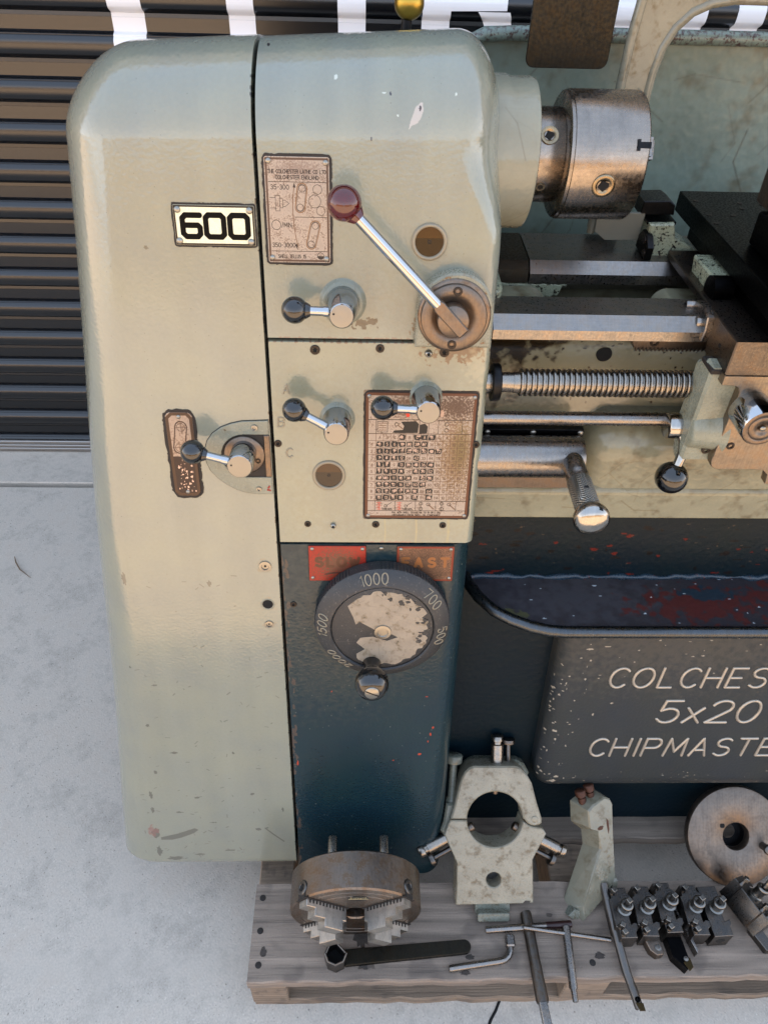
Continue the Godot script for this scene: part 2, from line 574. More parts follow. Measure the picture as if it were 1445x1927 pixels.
func make_extra_materials() -> void:
	enamel("bed_paint", Color(0.505, 0.495, 0.41), 151, 2.6, Color(0.33, 0.26, 0.16), 0.17, 0.2, 0.5)
	enamel("boss_paint", Color(0.50, 0.50, 0.438), 153, 9.0, Color(0.42, 0.3, 0.18), 0.3, 0.3, 0.4)
	enamel("collar_paint", Color(0.50, 0.50, 0.438), 155, 3.0, Color(0.22, 0.19, 0.15), 0.15, 0.2, 0.15)
	enamel("apron_paint", Color(0.49, 0.505, 0.45), 157, 5.0, Color(0.4, 0.36, 0.26), 0.17, 0.3, 0.25)
	enamel("arm_paint", Color(0.475, 0.465, 0.405), 159, 5.0, Color(0.36, 0.31, 0.22), 0.2, 0.15, 0.6)
	enamel("rim_paint", Color(0.44, 0.5, 0.47), 161, 8.0, Color(0.25, 0.18, 0.17), 0.42, 0.35, 0.5)
	steel("rim_metal", Color(0.34, 0.36, 0.38), 163, 0.32, 0.3, 4.0)
	steel("chuck_steel", Color(0.60, 0.565, 0.53), 165, 0.27, 0.1, 4.0)
	steel("pinion_steel", Color(0.62, 0.56, 0.46), 167, 0.3, 0.3, 12.0)
	steel("saddle_steel", Color(0.44, 0.41, 0.385), 169, 0.36, 0.3, 7.0)
	steel("apron_steel", Color(0.60, 0.555, 0.50), 170, 0.42, 0.3, 5.0)
	steel("oily_steel", Color(0.33, 0.30, 0.26), 172, 0.45, 0.3, 6.0)
	steel("jaw_steel", Color(0.72, 0.70, 0.67), 171, 0.4, 0.15, 8.0)
	steel("faceplate_steel", Color(0.50, 0.455, 0.415), 173, 0.46, 0.1, 4.0)
	steel("tool_bright", Color(0.42, 0.4, 0.38), 175, 0.36, 0.5, 12.0)
	steel("chrome_worn", Color(0.68, 0.67, 0.65), 177, 0.16, 0.12, 6.0)
	M["bright_tool"] = steel("bright_tool", Color(0.55, 0.54, 0.52), 179, 0.32, 0.2, 20.0)
	var kn := steel("knurl", Color(0.6, 0.6, 0.58), 181, 0.36, 0.2, 18.0)
	var ki := PackedByteArray()
	ki.resize(128 * 128)
	for i in 128 * 128:
		var x := i % 128
		var y := i / 128
		ki[i] = int(127.0 + 64.0 * (sin((x + y) * TAU / 8.0) + sin((x - y) * TAU / 8.0)) * 0.99)
	kn.normal_texture = bumps(ki, 128, 128, 6.0)
	kn.normal_scale = 0.9
	mat("aged_rim", Color(0.52, 0.49, 0.42), 0.45, 0.3)
	mat("red_mark", Color(0.5, 0.1, 0.06), 0.5)
	mat("grey_sheet", Color(0.42, 0.42, 0.38), 0.42, 0.2)
	mat("badge_black", Color(0.05, 0.045, 0.03), 0.4)
	mat("pale_print", Color(0.66, 0.6, 0.46), 0.4, 0.4)
	mat("rust", Color(0.27, 0.15, 0.09), 0.6, 0.3)
	var os := mat("oil_stain", Color(0.13, 0.12, 0.12, 0.33), 0.6)
	os.transparency = BaseMaterial3D.TRANSPARENCY_ALPHA
	mat("twig_brown", Color(0.42, 0.35, 0.27), 0.8)

func painted(called: String, r: Rect2, w: int, h: int, col: Color, sd: int, extra: Callable, rough := 0.3, gloss := 0.9, peel := 5.0) -> StandardMaterial3D:
	# enamel brushed over a casting: a picture laid flat over the front of one part, r in metres on that part
	var big := noise(w, h, sd, 0.008, 3, false)
	var fine := noise(w, h, sd + 1, 0.12, 2, false)
	var streak := stretched(w, h, 4, 40, sd + 2, 0.05, 3)
	var spot := noise(w, h, sd + 3, 0.22, 1, false)
	var im := picture(w, h, func(i):
		var k := 0.97 + 0.03 * big[i] / 255.0 + 0.025 * (fine[i] / 255.0 - 0.5) + 0.05 * (streak[i] / 255.0 - 0.5)
		var warm: float = (big[i] / 255.0 - 0.5) * 0.012
		var c := Color(col.r * k + warm, col.g * k + warm * 0.6, col.b * k - warm)
		if spot[i] > 246: c = c.lerp(Color(0.2, 0.19, 0.17), 0.35)
		return c)
	extra.call(im, r, w, h)
	var m := mat(called, Color.WHITE, rough)
	m.albedo_texture = tex(im)
	var b := noise(w, h, sd + 5, 1.0 / peel / 1.6, 2, false)
	var b2 := noise(w, h, sd + 6, 0.012, 2, false)
	var mix := PackedByteArray()
	mix.resize(w * h)
	for i in w * h: mix[i] = clampi(int(b[i] * 0.45 + b2[i] * 0.55), 0, 255)
	m.normal_enabled = true
	m.normal_texture = bumps(mix, w, h, 3.0)
	m.normal_scale = 0.2
	m.roughness = lerpf(rough, 0.17, gloss)
	m.metallic_specular = 0.3 + 0.3 * gloss
	if gloss > 0.7:
		m.clearcoat_enabled = true
		m.clearcoat = 0.65
		m.clearcoat_roughness = 0.10
	return m

func at_px(r: Rect2, w: int, h: int, x: float, y: float) -> Vector2:
	return Vector2((x - r.position.x) / r.size.x * w, (1.0 - (y - r.position.y) / r.size.y) * h)

func chip(im: Image, r: Rect2, w: int, h: int, x: float, y: float, rx: float, ry: float, sd: int, col: Color) -> void:
	fill_poly(im, blot(at_px(r, w, h, x, y), rx / r.size.x * w, ry / r.size.y * h, sd), col)

func stain_or_shade(im: Image, r: Rect2, w: int, h: int, x: float, y: float, rx: float, ry: float, sd: int, col: Color, amount: float, sharp := 0.12) -> void:
	var c := at_px(r, w, h, x, y)
	var ax := rx / r.size.x * w
	var ay := ry / r.size.y * h
	var f := FastNoiseLite.new()
	f.seed = sd; f.frequency = 0.06; f.fractal_octaves = 4
	for yy in range(maxi(0, int(c.y - ay)), mini(h - 1, int(c.y + ay)) + 1):
		for xx in range(maxi(0, int(c.x - ax)), mini(w - 1, int(c.x + ax)) + 1):
			var d := 1.0 - Vector2((xx - c.x) / ax, (yy - c.y) / ay).length()
			var q := sm(0.35 - sharp, 0.35 + sharp, d * 0.9 + f.get_noise_2d(xx, yy) * 0.7) * amount
			if q > 0.0: im.set_pixel(xx, yy, im.get_pixel(xx, yy).lerp(col, q))

var BANK := {}
const S := 384

func bank(freq: float, oct: int, off: int) -> PackedByteArray:              # one seamless noise serves many materials, each shifted
	var key := "%f_%d" % [freq, oct]
	if not BANK.has(key): BANK[key] = noise(S, S, int(freq * 1000) + 7, freq, oct)
	var b: PackedByteArray = BANK[key]
	var o := (off * 7919) % (S * S)
	return b.slice(o) + b.slice(0, o)

func shared(key: String) -> Texture2D:
	if not BANK.has(key):
		match key:
			"fine_bump": BANK[key] = bumps(noise(S, S, 91, 0.25, 2), S, S, 2.0)
			"peel_bump": BANK[key] = bumps(noise(S, S, 92, 0.09, 2), S, S, 3.0)
			"rough": 
				var q := bank(0.1, 4, 0)
				BANK[key] = tex(picture(S, S, func(i): var k: float = 0.62 + 0.38 * sm(0.25, 0.75, q[i] / 255.0); return Color(k, k, k)))
			_:
				var brown := float(key.split("_")[1])
				var a := bank(0.02, 4, 3)
				var b := bank(0.12, 3, 5)
				var g := stretched(S, S, 1, 16, 33, 0.2, 3)
				BANK[key] = tex(picture(S, S, func(i):
					var k: float = 0.80 + 0.22 * a[i] / 255.0 + 0.1 * (g[i] / 255.0 - 0.5) + 0.1 * (b[i] / 255.0 - 0.5)
					var q: float = sm(0.42, 0.72, a[i] / 255.0 * 0.6 + b[i] / 255.0 * 0.4) * brown
					return Color(k, k, k).lerp(Color(0.74, 0.61, 0.48), q)))
	return BANK[key]

func steel(called: String, col: Color, sd: int, rough: float, brown: float, scale := 6.0) -> StandardMaterial3D:
	var m := mat(called, col, rough / 0.82, 1.0)
	m.albedo_texture = shared("steel_%.1f" % (0.1 if brown < 0.18 else (0.3 if brown < 0.42 else (0.55 if brown < 0.7 else 0.9))))
	m.uv1_triplanar = true
	m.uv1_scale = Vector3.ONE * scale
	m.uv1_offset = Vector3(sd * 0.137, sd * 0.071, sd * 0.053)
	m.normal_enabled = true
	m.normal_texture = shared("fine_bump")
	m.normal_scale = 0.03
	m.roughness_texture = shared("rough")
	return m

func enamel(called: String, col: Color, sd: int, scale: float, under: Color, amount: float, rough := 0.35, dirt := 0.15) -> StandardMaterial3D:
	# old paint, chipped through to what lies under it, on parts that are seen from several sides
	var a := bank(0.012, 4, sd)
	var b := bank(0.06, 4, sd)
	var c2 := bank(0.3, 2, sd)
	var d2 := bank(0.02, 4, sd + 11)
	var dc := Color(0.27, 0.22, 0.14) if col.r > 0.3 else Color(0.2, 0.17, 0.13)
	var im := picture(S, S, func(i):
		var k: float = 0.92 + 0.12 * a[i] / 255.0 + 0.04 * (c2[i] / 255.0 - 0.5)
		if b[i] * 0.55 + c2[i] * 0.15 + d2[i] * 0.35 > 255.0 * (1.03 - amount): return under
		return Color(col.r * k, col.g * k, col.b * k).lerp(dc, dirt * sm(0.5, 0.9, d2[i] / 255.0 * 0.65 + b[i] / 255.0 * 0.35)))
	rng.seed = sd
	for k in 34:
		var p := Vector2(rng.randf() * S, rng.randf() * S)
		var an := rng.randf() * TAU
		stroke(im, [p, p + Vector2(cos(an), sin(an)) * rng.randf_range(6, 34), p + Vector2(cos(an + 0.3), sin(an + 0.3)) * rng.randf_range(36, 60)], rng.randf_range(0.6, 1.3), Color(under.r, under.g, under.b, rng.randf_range(0.15, 0.5)))
	var m := mat(called, Color.WHITE, rough / 0.82)
	m.albedo_texture = tex(im)
	m.uv1_triplanar = true
	m.uv1_scale = Vector3.ONE * scale
	m.normal_enabled = true
	m.normal_texture = shared("peel_bump")
	m.normal_scale = 0.12
	m.roughness_texture = shared("rough")
	return m

func plate_picture(w: int, h: int, sd: int, metal: Color, dirty: float) -> Image:
	var a := noise(w, h, sd, 0.012, 4, false)
	var b := noise(w, h, sd + 1, 0.07, 3, false)
	return picture(w, h, func(i):
		var k := 0.92 + 0.14 * (a[i] / 255.0)
		var c := Color(metal.r * k, metal.g * k, metal.b * k)
		return c.lerp(Color(0.24, 0.16, 0.11), dirty * sm(0.46, 0.78, a[i] / 255.0 * 0.5 + b[i] / 255.0 * 0.5)))

func plate_mat(called: String, im: Image, rough: float, metal: float) -> StandardMaterial3D:
	var m := mat(called, Color.WHITE, rough, metal)
	m.albedo_texture = tex(im)
	return m

func make_plates() -> void:
	var ink := Color(0.13, 0.09, 0.07)
	# speed plate, 61 x 96 mm
	var im := plate_picture(392, 614, 71, Color(0.62, 0.565, 0.505), 0.45)
	var fr := [Vector2(12, 12), Vector2(380, 12), Vector2(380, 602), Vector2(12, 602), Vector2(12, 12)]
	stroke(im, fr, 12, Color(0.27, 0.18, 0.12, 0.9))
	stain_or_shade(im, Rect2(0, 0, 392, 614), 392, 614, 196, 545, 190, 70, 5, Color(0.36, 0.28, 0.24), 0.4, 0.3)
	write(im, "THE COLCHESTER LATHE CO LTD", 196, 92, 20, 3.6, ink, 1.1, 0.78, true)
	write(im, "COLCHESTER ENGLAND", 196, 124, 20, 3.6, ink, 1.2, 0.85, true)
	stroke(im, [Vector2(22, 140), Vector2(372, 140)], 3, ink)
	write(im, "35-300", 34, 182, 25, 3.6, ink, 1.3, 0.9)
	write(im, "350-3000", 28, 520, 25, 3.6, ink, 1.2, 0.86)
	write(im, "/MIN", 92, 400, 25, 3.6, ink, 1.3, 0.9)
	stroke(im, circlepts(58, 388, 28, 28), 3, ink)
	var bow := []
	for k in 15: bow.append(Vector2(182 + 26.0 * pow((k - 6.0) / 8.0, 2) - 18, 150 + k * 26.5))
	stroke(im, bow, 4, Color(0.36, 0.24, 0.14))
	fill_poly(im, PackedVector2Array([Vector2(178, 142), Vector2(186, 172), Vector2(168, 170)]), ink)
	fill_poly(im, PackedVector2Array([Vector2(186, 536), Vector2(184, 500), Vector2(170, 506)]), ink)
	stroke(im, [Vector2(176, 340), Vector2(372, 340)], 3, ink)
	stroke(im, [Vector2(22, 544), Vector2(372, 544)], 3, ink)
	for c in [[Vector2(225, 176), Vector2(210, 284)], [Vector2(300, 390), Vector2(272, 500)]]:
		for q in [3, 0]:
			var cap := []
			var d: Vector2 = (c[1] - c[0]).normalized()
			var nn := Vector2(-d.y, d.x)
			var rr := 30.0 - (0.0 if q else 6.0)
			for k in 11: cap.append(c[0] - d * cos((k - 5) * PI / 10.0) * rr + nn * sin((k - 5) * PI / 10.0) * rr)
			for k in 11: cap.append(c[1] + d * cos((k - 5) * PI / 10.0) * rr - nn * sin((k - 5) * PI / 10.0) * rr)
			cap.append(cap[0])
			stroke(im, cap, 5.0 if q else 2.0, Color(0.42, 0.28, 0.14) if q else ink)
		stroke(im, circlepts(c[0].x, c[0].y, 20, 20), 2.5, ink)
		stroke(im, circlepts(c[1].x, c[1].y, 20, 20), 2.5, ink)
	for c in [[318, 180, 27], [300, 248, 37], [336, 302, 26]]: stroke(im, circlepts(c[0], c[1], c[2], c[2]), 2.5, ink)
	stroke(im, [Vector2(26, 230), Vector2(60, 230), Vector2(60, 216), Vector2(86, 216), Vector2(86, 306), Vector2(60, 306), Vector2(60, 290), Vector2(26, 290)], 2.5, ink)
	stroke(im, [Vector2(86, 236), Vector2(104, 236), Vector2(104, 288), Vector2(86, 288)], 2.5, ink)
	stroke(im, [Vector2(104, 244), Vector2(118, 244), Vector2(142, 262), Vector2(118, 280), Vector2(104, 280)], 2.5, ink)
	stroke(im, [Vector2(60, 230), Vector2(60, 290)], 2.5, ink)
	write(im, "SHELL TELLUS 15", 62, 586, 20, 3.4, ink, 1.1, 0.72)
	stroke(im, circlepts(330, 572, 20, 20), 3, ink)
	fill_poly(im, PackedVector2Array(arc(330, 572, 19, 19, 0, 180, 14)), ink)
	plate_mat("speed_plate", im, 0.45, 0.1)
	# 600 plate, 78 x 37 mm
	im = plate_picture(468, 224, 75, Color(0.86, 0.84, 0.72), 0.1)
	stroke(im, [Vector2(6, 6), Vector2(462, 6), Vector2(462, 218), Vector2(6, 218), Vector2(6, 6)], 10, Color(0.22, 0.19, 0.16))
	var six := [[Vector2(150, 56), Vector2(66, 56), Vector2(48, 74), Vector2(48, 158), Vector2(66, 176), Vector2(132, 176), Vector2(148, 160), Vector2(148, 124), Vector2(136, 112), Vector2(52, 112)]]
	for l in six: stroke(im, l, 32, Color(0.03, 0.03, 0.03))
	for x0 in [184, 324]:
		stroke(im, [Vector2(x0 + 16, 54), Vector2(x0 + 88, 54), Vector2(x0 + 104, 70), Vector2(x0 + 104, 160), Vector2(x0 + 88, 176), Vector2(x0 + 16, 176), Vector2(x0, 160), Vector2(x0, 70), Vector2(x0 + 16, 54)], 32, Color(0.03, 0.03, 0.03))
	plate_mat("number_plate", im, 0.32, 0.0).metallic_specular = 0.2
	# chart of threads and feeds, 122 x 160 mm
	var W := 610
	var H := 800
	im = plate_picture(W, H, 81, Color(0.62, 0.565, 0.505), 0.455)
	stain_or_shade(im, Rect2(0, 0, W, H), W, H, 520, 420, 130, 330, 9, Color(0.44, 0.33, 0.2), 0.75, 0.35)
	stain_or_shade(im, Rect2(0, 0, W, H), W, H, 500, 720, 170, 110, 19, Color(0.28, 0.2, 0.15), 0.85, 0.3)
	stain_or_shade(im, Rect2(0, 0, W, H), W, H, 190, 720, 170, 80, 29, Color(0.3, 0.22, 0.18), 0.7, 0.3)
	stain_or_shade(im, Rect2(0, 0, W, H), W, H, 540, 460, 60, 170, 39, Color(0.4, 0.34, 0.2), 0.7, 0.35)
	stroke(im, [Vector2(8, 8), Vector2(602, 8), Vector2(602, 792), Vector2(8, 792), Vector2(8, 8)], 16, Color(0.34, 0.19, 0.1))
	var gx := []
	for k in 14: gx.append(14 + 44 + (k - 1) * 42.0 if k > 0 else 14.0)
	gx.append(602.0)
	for y in [160, 246]: stroke(im, [Vector2(12, y), Vector2(600, y)], 4, ink)
	for k in 11: stroke(im, [Vector2(12, 246 + k * 43.6), Vector2(600, 246 + k * 43.6)], 2.2, Color(0.32, 0.22, 0.15))
	for k in 14: stroke(im, [Vector2(gx[k], 246), Vector2(gx[k], 682)], 2.2, Color(0.32, 0.22, 0.15))
	rng.seed = 4
	for row in 10:
		var y: float = 246 + row * 43.6 + 32
		for cl in 14:
			var s := ""
			if row == 0: s = "" if cl == 0 or cl == 13 else ["A", "B", "C"][(cl - 1) % 3]
			elif cl == 0 or cl == 13: s = str(row)
			else: s = str([4, 4, 5, 9, 18, 36, 24, 32, 60, 4, 8, 16][cl - 1] + row * [1, 1, 1, 1, 2, 2, 3, 4, 6, 1, 2, 4][cl - 1])
			var cx: float = gx[cl] + 22
			if row > 0 and cl >= 1 and cl <= 9 or (row == 0 and cl >= 4 and cl <= 8):
				var odd: bool = rng.randf() < [0.0, 1.0, 0.95, 0.95, 0.95, 0.75, 0.75, 0.7, 0.55, 0.1][cl]
				if odd and not (row == 9 and cl == 5):
					var cell := PackedVector2Array()
					for q in rrect(cx - 18, y - 27, cx + 18, y + 6, 6, 3): cell.push_back(q + Vector2(rng.randf_range(-3, 3), rng.randf_range(-3, 3)))
					fill_poly(im, cell, Color(0.05, 0.045, 0.04, 0.97))
					write(im, s, cx, y - 2, 17, 3.0, Color(0.66, 0.56, 0.48), 1.2, 0.8, true)
					if rng.randf() < 0.8: fill_poly(im, blot(Vector2(cx + rng.randf_range(-8, 10), y - 16 + rng.randf_range(-6, 6)), rng.randf_range(6, 14), rng.randf_range(6, 12), row * 31 + cl, 11), Color(0.66, 0.56, 0.49, 0.97))
					continue
			write(im, s, cx, y, 17, 2.4, Color(0.3, 0.21, 0.15), 1.2, 0.8, true)
	fill_poly(im, PackedVector2Array([Vector2(196, 172), Vector2(280, 168), Vector2(296, 186), Vector2(292, 240), Vector2(200, 242), Vector2(150, 240), Vector2(160, 226), Vector2(208, 222), Vector2(214, 198)]), Color(0.03, 0.03, 0.03))
	fill_poly(im, PackedVector2Array([Vector2(302, 190), Vector2(330, 182), Vector2(346, 200), Vector2(344, 242), Vector2(302, 244)]), Color(0.03, 0.03, 0.03))
	stroke(im, [Vector2(66, 172), Vector2(122, 172), Vector2(122, 236), Vector2(66, 236), Vector2(66, 172)], 3, ink)
	for k in 4: stroke(im, [Vector2(74, 182 + k * 14), Vector2(114, 182 + k * 14)], 4, Color(0.4, 0.3, 0.22))
	stroke(im, circlepts(172, 188, 10, 10), 3, ink); stroke(im, [Vector2(180, 194), Vector2(206, 214)], 6, Color(0.4, 0.3, 0.22))
	for y in [186, 222]:
		stroke(im, circlepts(452, y, 11, 11), 3, ink); stroke(im, [Vector2(464, y + 1), Vector2(496, y + 5)], 9, Color(0.45, 0.35, 0.28))
	for x in [58, 300, 352, 406, 540]: stroke(im, [Vector2(x, 160), Vector2(x, 246)], 2.5, ink)
	for k in 5: stroke(im, [Vector2(14 + 44 + k * 120, 682), Vector2(58 + k * 120, 750)], 2.5, ink)
	for y in [684, 750]: stroke(im, [Vector2(12, y), Vector2(600, y)], 3, ink)
	for k in 2:
		var x0 := 84.0 + k * 120
		for q in 5: stroke(im, [Vector2(x0 - 16 + (q % 2) * 3, 696 + q * 11), Vector2(x0 + 12 - (q % 2) * 6, 696 + q * 11)], 3, Color(0.66, 0.2, 0.14))
		stroke(im, [Vector2(x0, 690), Vector2(x0, 746)], 3, Color(0.66, 0.2, 0.14))
		stroke(im, [Vector2(x0 + 42, 716), Vector2(x0 + 72, 694)], 3, ink); stroke(im, circlepts(x0 + 38, 718, 8, 8), 3, ink)
		write(im, "THREADS", x0 + 16, 745, 12, 2.6, ink, 1.3, 0.8)
	for k in 2:
		stroke(im, circlepts(330 + k * 124, 700, 10, 10), 3, ink); stroke(im, circlepts(330 + k * 124, 736, 11, 11), 3, ink)
		stroke(im, [Vector2(330 + k * 124, 690), Vector2(330 + k * 124, 748)], 3, ink)
		stroke(im, [Vector2(376 + k * 124, 708), Vector2(408 + k * 124, 738)], 8, Color(0.42, 0.32, 0.24)); stroke(im, circlepts(374 + k * 124, 706, 10, 10), 3, ink)
	write(im, "FILL WITH SHELL TELLUS OIL TO 15 OR EQUAL", 305, 768, 11, 2.4, ink, 1.4, 0.78, true)
	write(im, "OBTAINABLE FROM SHELL OIL COMPANIES", 305, 786, 11, 2.4, ink, 1.4, 0.9, true)
	for k in 3: write(im, ["METRIC SETTING", "ENGLISH THREADS", "GEARBOX"][k], 180, 60 + k * 34, 14, 2.6, Color(0.34, 0.25, 0.2), 1.4, 0.85, true)
	fill_poly(im, blot(Vector2(232, 130), 12, 16, 6), Color(0.74, 0.2, 0.12))
	fill_poly(im, blot(Vector2(420, 120), 16, 26, 16), Color(0.7, 0.58, 0.5, 0.8))
	plate_mat("feed_chart", im, 0.5, 0.1)
	# SLOW and FAST
	im = plate_picture(420, 310, 91, Color(0.56, 0.11, 0.06), 0.3)
	stain_or_shade(im, Rect2(0, 0, 420, 310), 420, 310, 210, 150, 220, 190, 3, Color(0.34, 0.22, 0.16), 0.95, 0.3)
	write(im, "SLOW", 210, 178, 74, 24, Color(0.3, 0.17, 0.1), 3.0, 1.0, true)
	stroke(im, [Vector2(120, 250), Vector2(180, 238), Vector2(260, 236), Vector2(330, 214)], 14, Color(0.2, 0.1, 0.08, 0.8))
	plate_mat("slow_plate", im, 0.4, 0.1)
	im = plate_picture(420, 310, 95, Color(0.46, 0.33, 0.25), 0.75)
	stain_or_shade(im, Rect2(0, 0, 420, 310), 420, 310, 210, 150, 260, 260, 13, Color(0.2, 0.14, 0.1), 0.55, 0.35)
	stroke(im, [Vector2(8, 8), Vector2(412, 8), Vector2(412, 302), Vector2(8, 302), Vector2(8, 8)], 14, Color(0.44, 0.15, 0.08))
	write(im, "FAST", 214, 178, 74, 22, Color(0.50, 0.32, 0.17), 4.0, 1.0, true)
	plate_mat("fast_plate", im, 0.45, 0.25)
	# narrow plate of the lever on the cover
	im = plate_picture(130, 420, 97, Color(0.60, 0.535, 0.475), 0.4)
	fill_poly(im, PackedVector2Array([Vector2(0, 216), Vector2(130, 216), Vector2(130, 420), Vector2(0, 420)]), Color(0.19, 0.14, 0.12))
	rng.seed = 12
	for k in 46: fill_poly(im, blot(Vector2(rng.randf_range(22, 112), rng.randf_range(226, 400)), rng.randf_range(1, 7), rng.randf_range(1, 9), 100 + k, 9), Color(0.8, 0.68, 0.6))
	stroke(im, [Vector2(30, 8), Vector2(104, 8), Vector2(122, 28), Vector2(122, 394), Vector2(104, 412), Vector2(30, 412), Vector2(8, 394), Vector2(8, 28), Vector2(30, 8)], 15, Color(0.26, 0.19, 0.14))
	var cap2 := arc(70, 72, 28, 28, 180, 360, 12) + arc(52, 172, 28, 28, 0, 180, 12)
	cap2.append(cap2[0])
	stroke(im, cap2, 5, Color(0.2, 0.14, 0.12))
	for c in [Vector2(70, 72), Vector2(52, 172), Vector2(64, 260), Vector2(58, 350)]:
		stroke(im, circlepts(c.x, c.y, 19, 19), 2, Color(0.25, 0.18, 0.15))
		stroke(im, [c - Vector2(32, 0), c + Vector2(32, 0)], 1.8, Color(0.25, 0.18, 0.15)); stroke(im, [c - Vector2(0, 28), c + Vector2(0, 28)], 1.8, Color(0.25, 0.18, 0.15))
	plate_mat("cover_plate", im, 0.42, 0.3)

func circlepts(x: float, y: float, rx: float, ry: float) -> Array: return arc(x, y, rx, ry, 0, 360, 28)

func make_materials() -> void:
	var cream := Color(0.486, 0.496, 0.442)
	var grey := Color(0.36, 0.355, 0.31)
	painted("cover_paint", Rect2(-0.40, -1.08, 0.30, 1.24), 420, 1736, cream, 11, func(im, r, w, h):
		rng.seed = 5
		for k in 120:                                   # scuffs, thicker towards the floor
			var t := -1.03 + pow(rng.randf(), 1.7) * 0.6
			var x := rng.randf_range(-0.33, -0.11) + 0.083 * (t + 0.7)
			var a := rng.randf_range(-0.5, 0.9) + (PI / 2 if rng.randf() < 0.25 else 0.0)
			var l := rng.randf_range(0.0008, 0.006)
			var p := at_px(r, w, h, x, t)
			stroke(im, [p, p + Vector2(cos(a), -sin(a)) * l * 1600.0], rng.randf_range(0.8, 2.2), Color(grey.r, grey.g, grey.b, 0.75))
		var marks := [-0.298, -0.457, 3, 11, -0.192, -0.463, 3, 5, -0.313, -0.605, 2, 2, -0.284, -0.637, 5, 1.5, -0.306, -0.813, 3.5, 4, -0.32, -0.864, 3, 9, -0.25, -0.871, 5, 2.5, -0.281, -0.905, 7, 2, -0.161, -0.948, 5, 4, -0.274, -0.771, 6, 3, -0.322, -0.90, 3, 8, -0.324, -0.955, 8, 14, -0.324, -1.0, 5, 14, -0.12, -0.9, 2, 6, -0.165, -0.863, 4, 3, -0.187, -0.772, 2, 3, -0.21, -1.0, 12, 2, -0.26, -1.01, 10, 2, -0.147, -0.944, 2, 2, -0.304, -0.715, 3, 3, -0.214, -0.054, 2.5, 2, -0.23, -0.93, 8, 1.5, -0.3, -1.02, 16, 5]
		for k in range(0, marks.size(), 4): chip(im, r, w, h, marks[k], marks[k + 1], marks[k + 2] * 0.001, marks[k + 3] * 0.001, k + 1, grey)
		var pl := PackedVector2Array()
		for q in [[-0.318, -0.966], [-0.29, -0.957], [-0.262, -0.944], [-0.256, -0.948], [-0.264, -0.956], [-0.285, -0.967], [-0.30, -0.972], [-0.318, -0.972]]: pl.push_back(at_px(r, w, h, q[0], q[1]))
		fill_poly(im, pl, grey)
		stroke(im, [at_px(r, w, h, -0.15, -0.945), at_px(r, w, h, -0.138, -0.96), at_px(r, w, h, -0.122, -0.978)], 3, grey)
		stain_or_shade(im, r, w, h, -0.328, -0.95, 0.012, 0.02, 2, Color(0.5, 0.33, 0.3), 0.6)
		for y in 240:                                   # worn right edge
			if rng.randf() < 0.25: chip(im, r, w, h, -0.1034, -1.05 + y * 0.005, 0.0009 * rng.randf() + 0.0003, 0.003 * rng.randf() + 0.001, y, Color(0.25, 0.23, 0.2))
		for q in [[-0.12, -0.4957, 0.012], [-0.12, -0.4357, 0.011], [-0.1197, -0.5283, 0.009]]: stain_or_shade(im, r, w, h, q[0], q[1], q[2], q[2], 4, Color(0.5, 0.42, 0.32), 0.5, 0.3)
		, 0.24)
	painted("headstock_paint", Rect2(-0.11, -0.16, 0.27, 0.32), 432, 512, cream * Color(0.985, 1.0, 1.01), 21, func(im, r, w, h):
		var pl := PackedVector2Array()
		for q in [[0.0539, 0.0771], [0.0510, 0.0765], [0.0470, 0.0727], [0.0425, 0.0610], [0.0412, 0.0546], [0.0440, 0.0580], [0.0490, 0.0600], [0.0526, 0.0646], [0.0542, 0.0700]]: pl.push_back(at_px(r, w, h, q[0], q[1]))
		fill_poly(im, pl, Color(0.62, 0.60, 0.57))
		chip(im, r, w, h, 0.0515, 0.0725, 0.0012, 0.0024, 3, Color(0.25, 0.2, 0.18))
		for q in [[-0.026, 0.095, 2, 2.4], [0.018, 0.084, 2, 1], [0.084, 0.084, 1.5, 1.4], [0.031, 0.066, 1.2, 1.2]]: chip(im, r, w, h, q[0], q[1], q[2] * 0.001, q[3] * 0.001, int(q[0] * 999) + 50, Color(0.66, 0.69, 0.65))
		for q in [[0.024, 0.083, 1.2, 2], [0.007, 0.047, 1, 2], [-0.09, 0.12, 1.5, 1.5]]: chip(im, r, w, h, q[0], q[1], q[2] * 0.001, q[3] * 0.001, int(q[0] * 999) + 70, Color(0.15, 0.13, 0.13))
		rng.seed = 8
		for k in 46:
			var x := rng.randf_range(-0.1, 0.05)
			chip(im, r, w, h, x, -0.1438, rng.randf_range(0.001, 0.006), rng.randf_range(0.0005, 0.0028), k, Color(0.45, 0.4, 0.36))
		for k in 90: chip(im, r, w, h, -0.1008, -0.14 + k * 0.0032, rng.randf_range(0.0003, 0.0013), rng.randf_range(0.001, 0.003), k + 60, Color(0.2, 0.18, 0.16))
		for q in [[-0.02, -0.1, 0.05, 0.04], [0.07, -0.1, 0.06, 0.06], [-0.06, -0.02, 0.05, 0.06]]: stain_or_shade(im, r, w, h, q[0], q[1], q[2], q[3], int(q[0] * 500), Color(0.44, 0.42, 0.34), 0.22, 0.5)
		stain_or_shade(im, r, w, h, 0.0, -0.126, 0.02, 0.008, 77, Color(0.2, 0.17, 0.13), 0.8, 0.06)
		stain_or_shade(im, r, w, h, 0.095, -0.13, 0.05, 0.03, 7, Color(0.36, 0.25, 0.15), 0.85, 0.1)
		, 0.28)
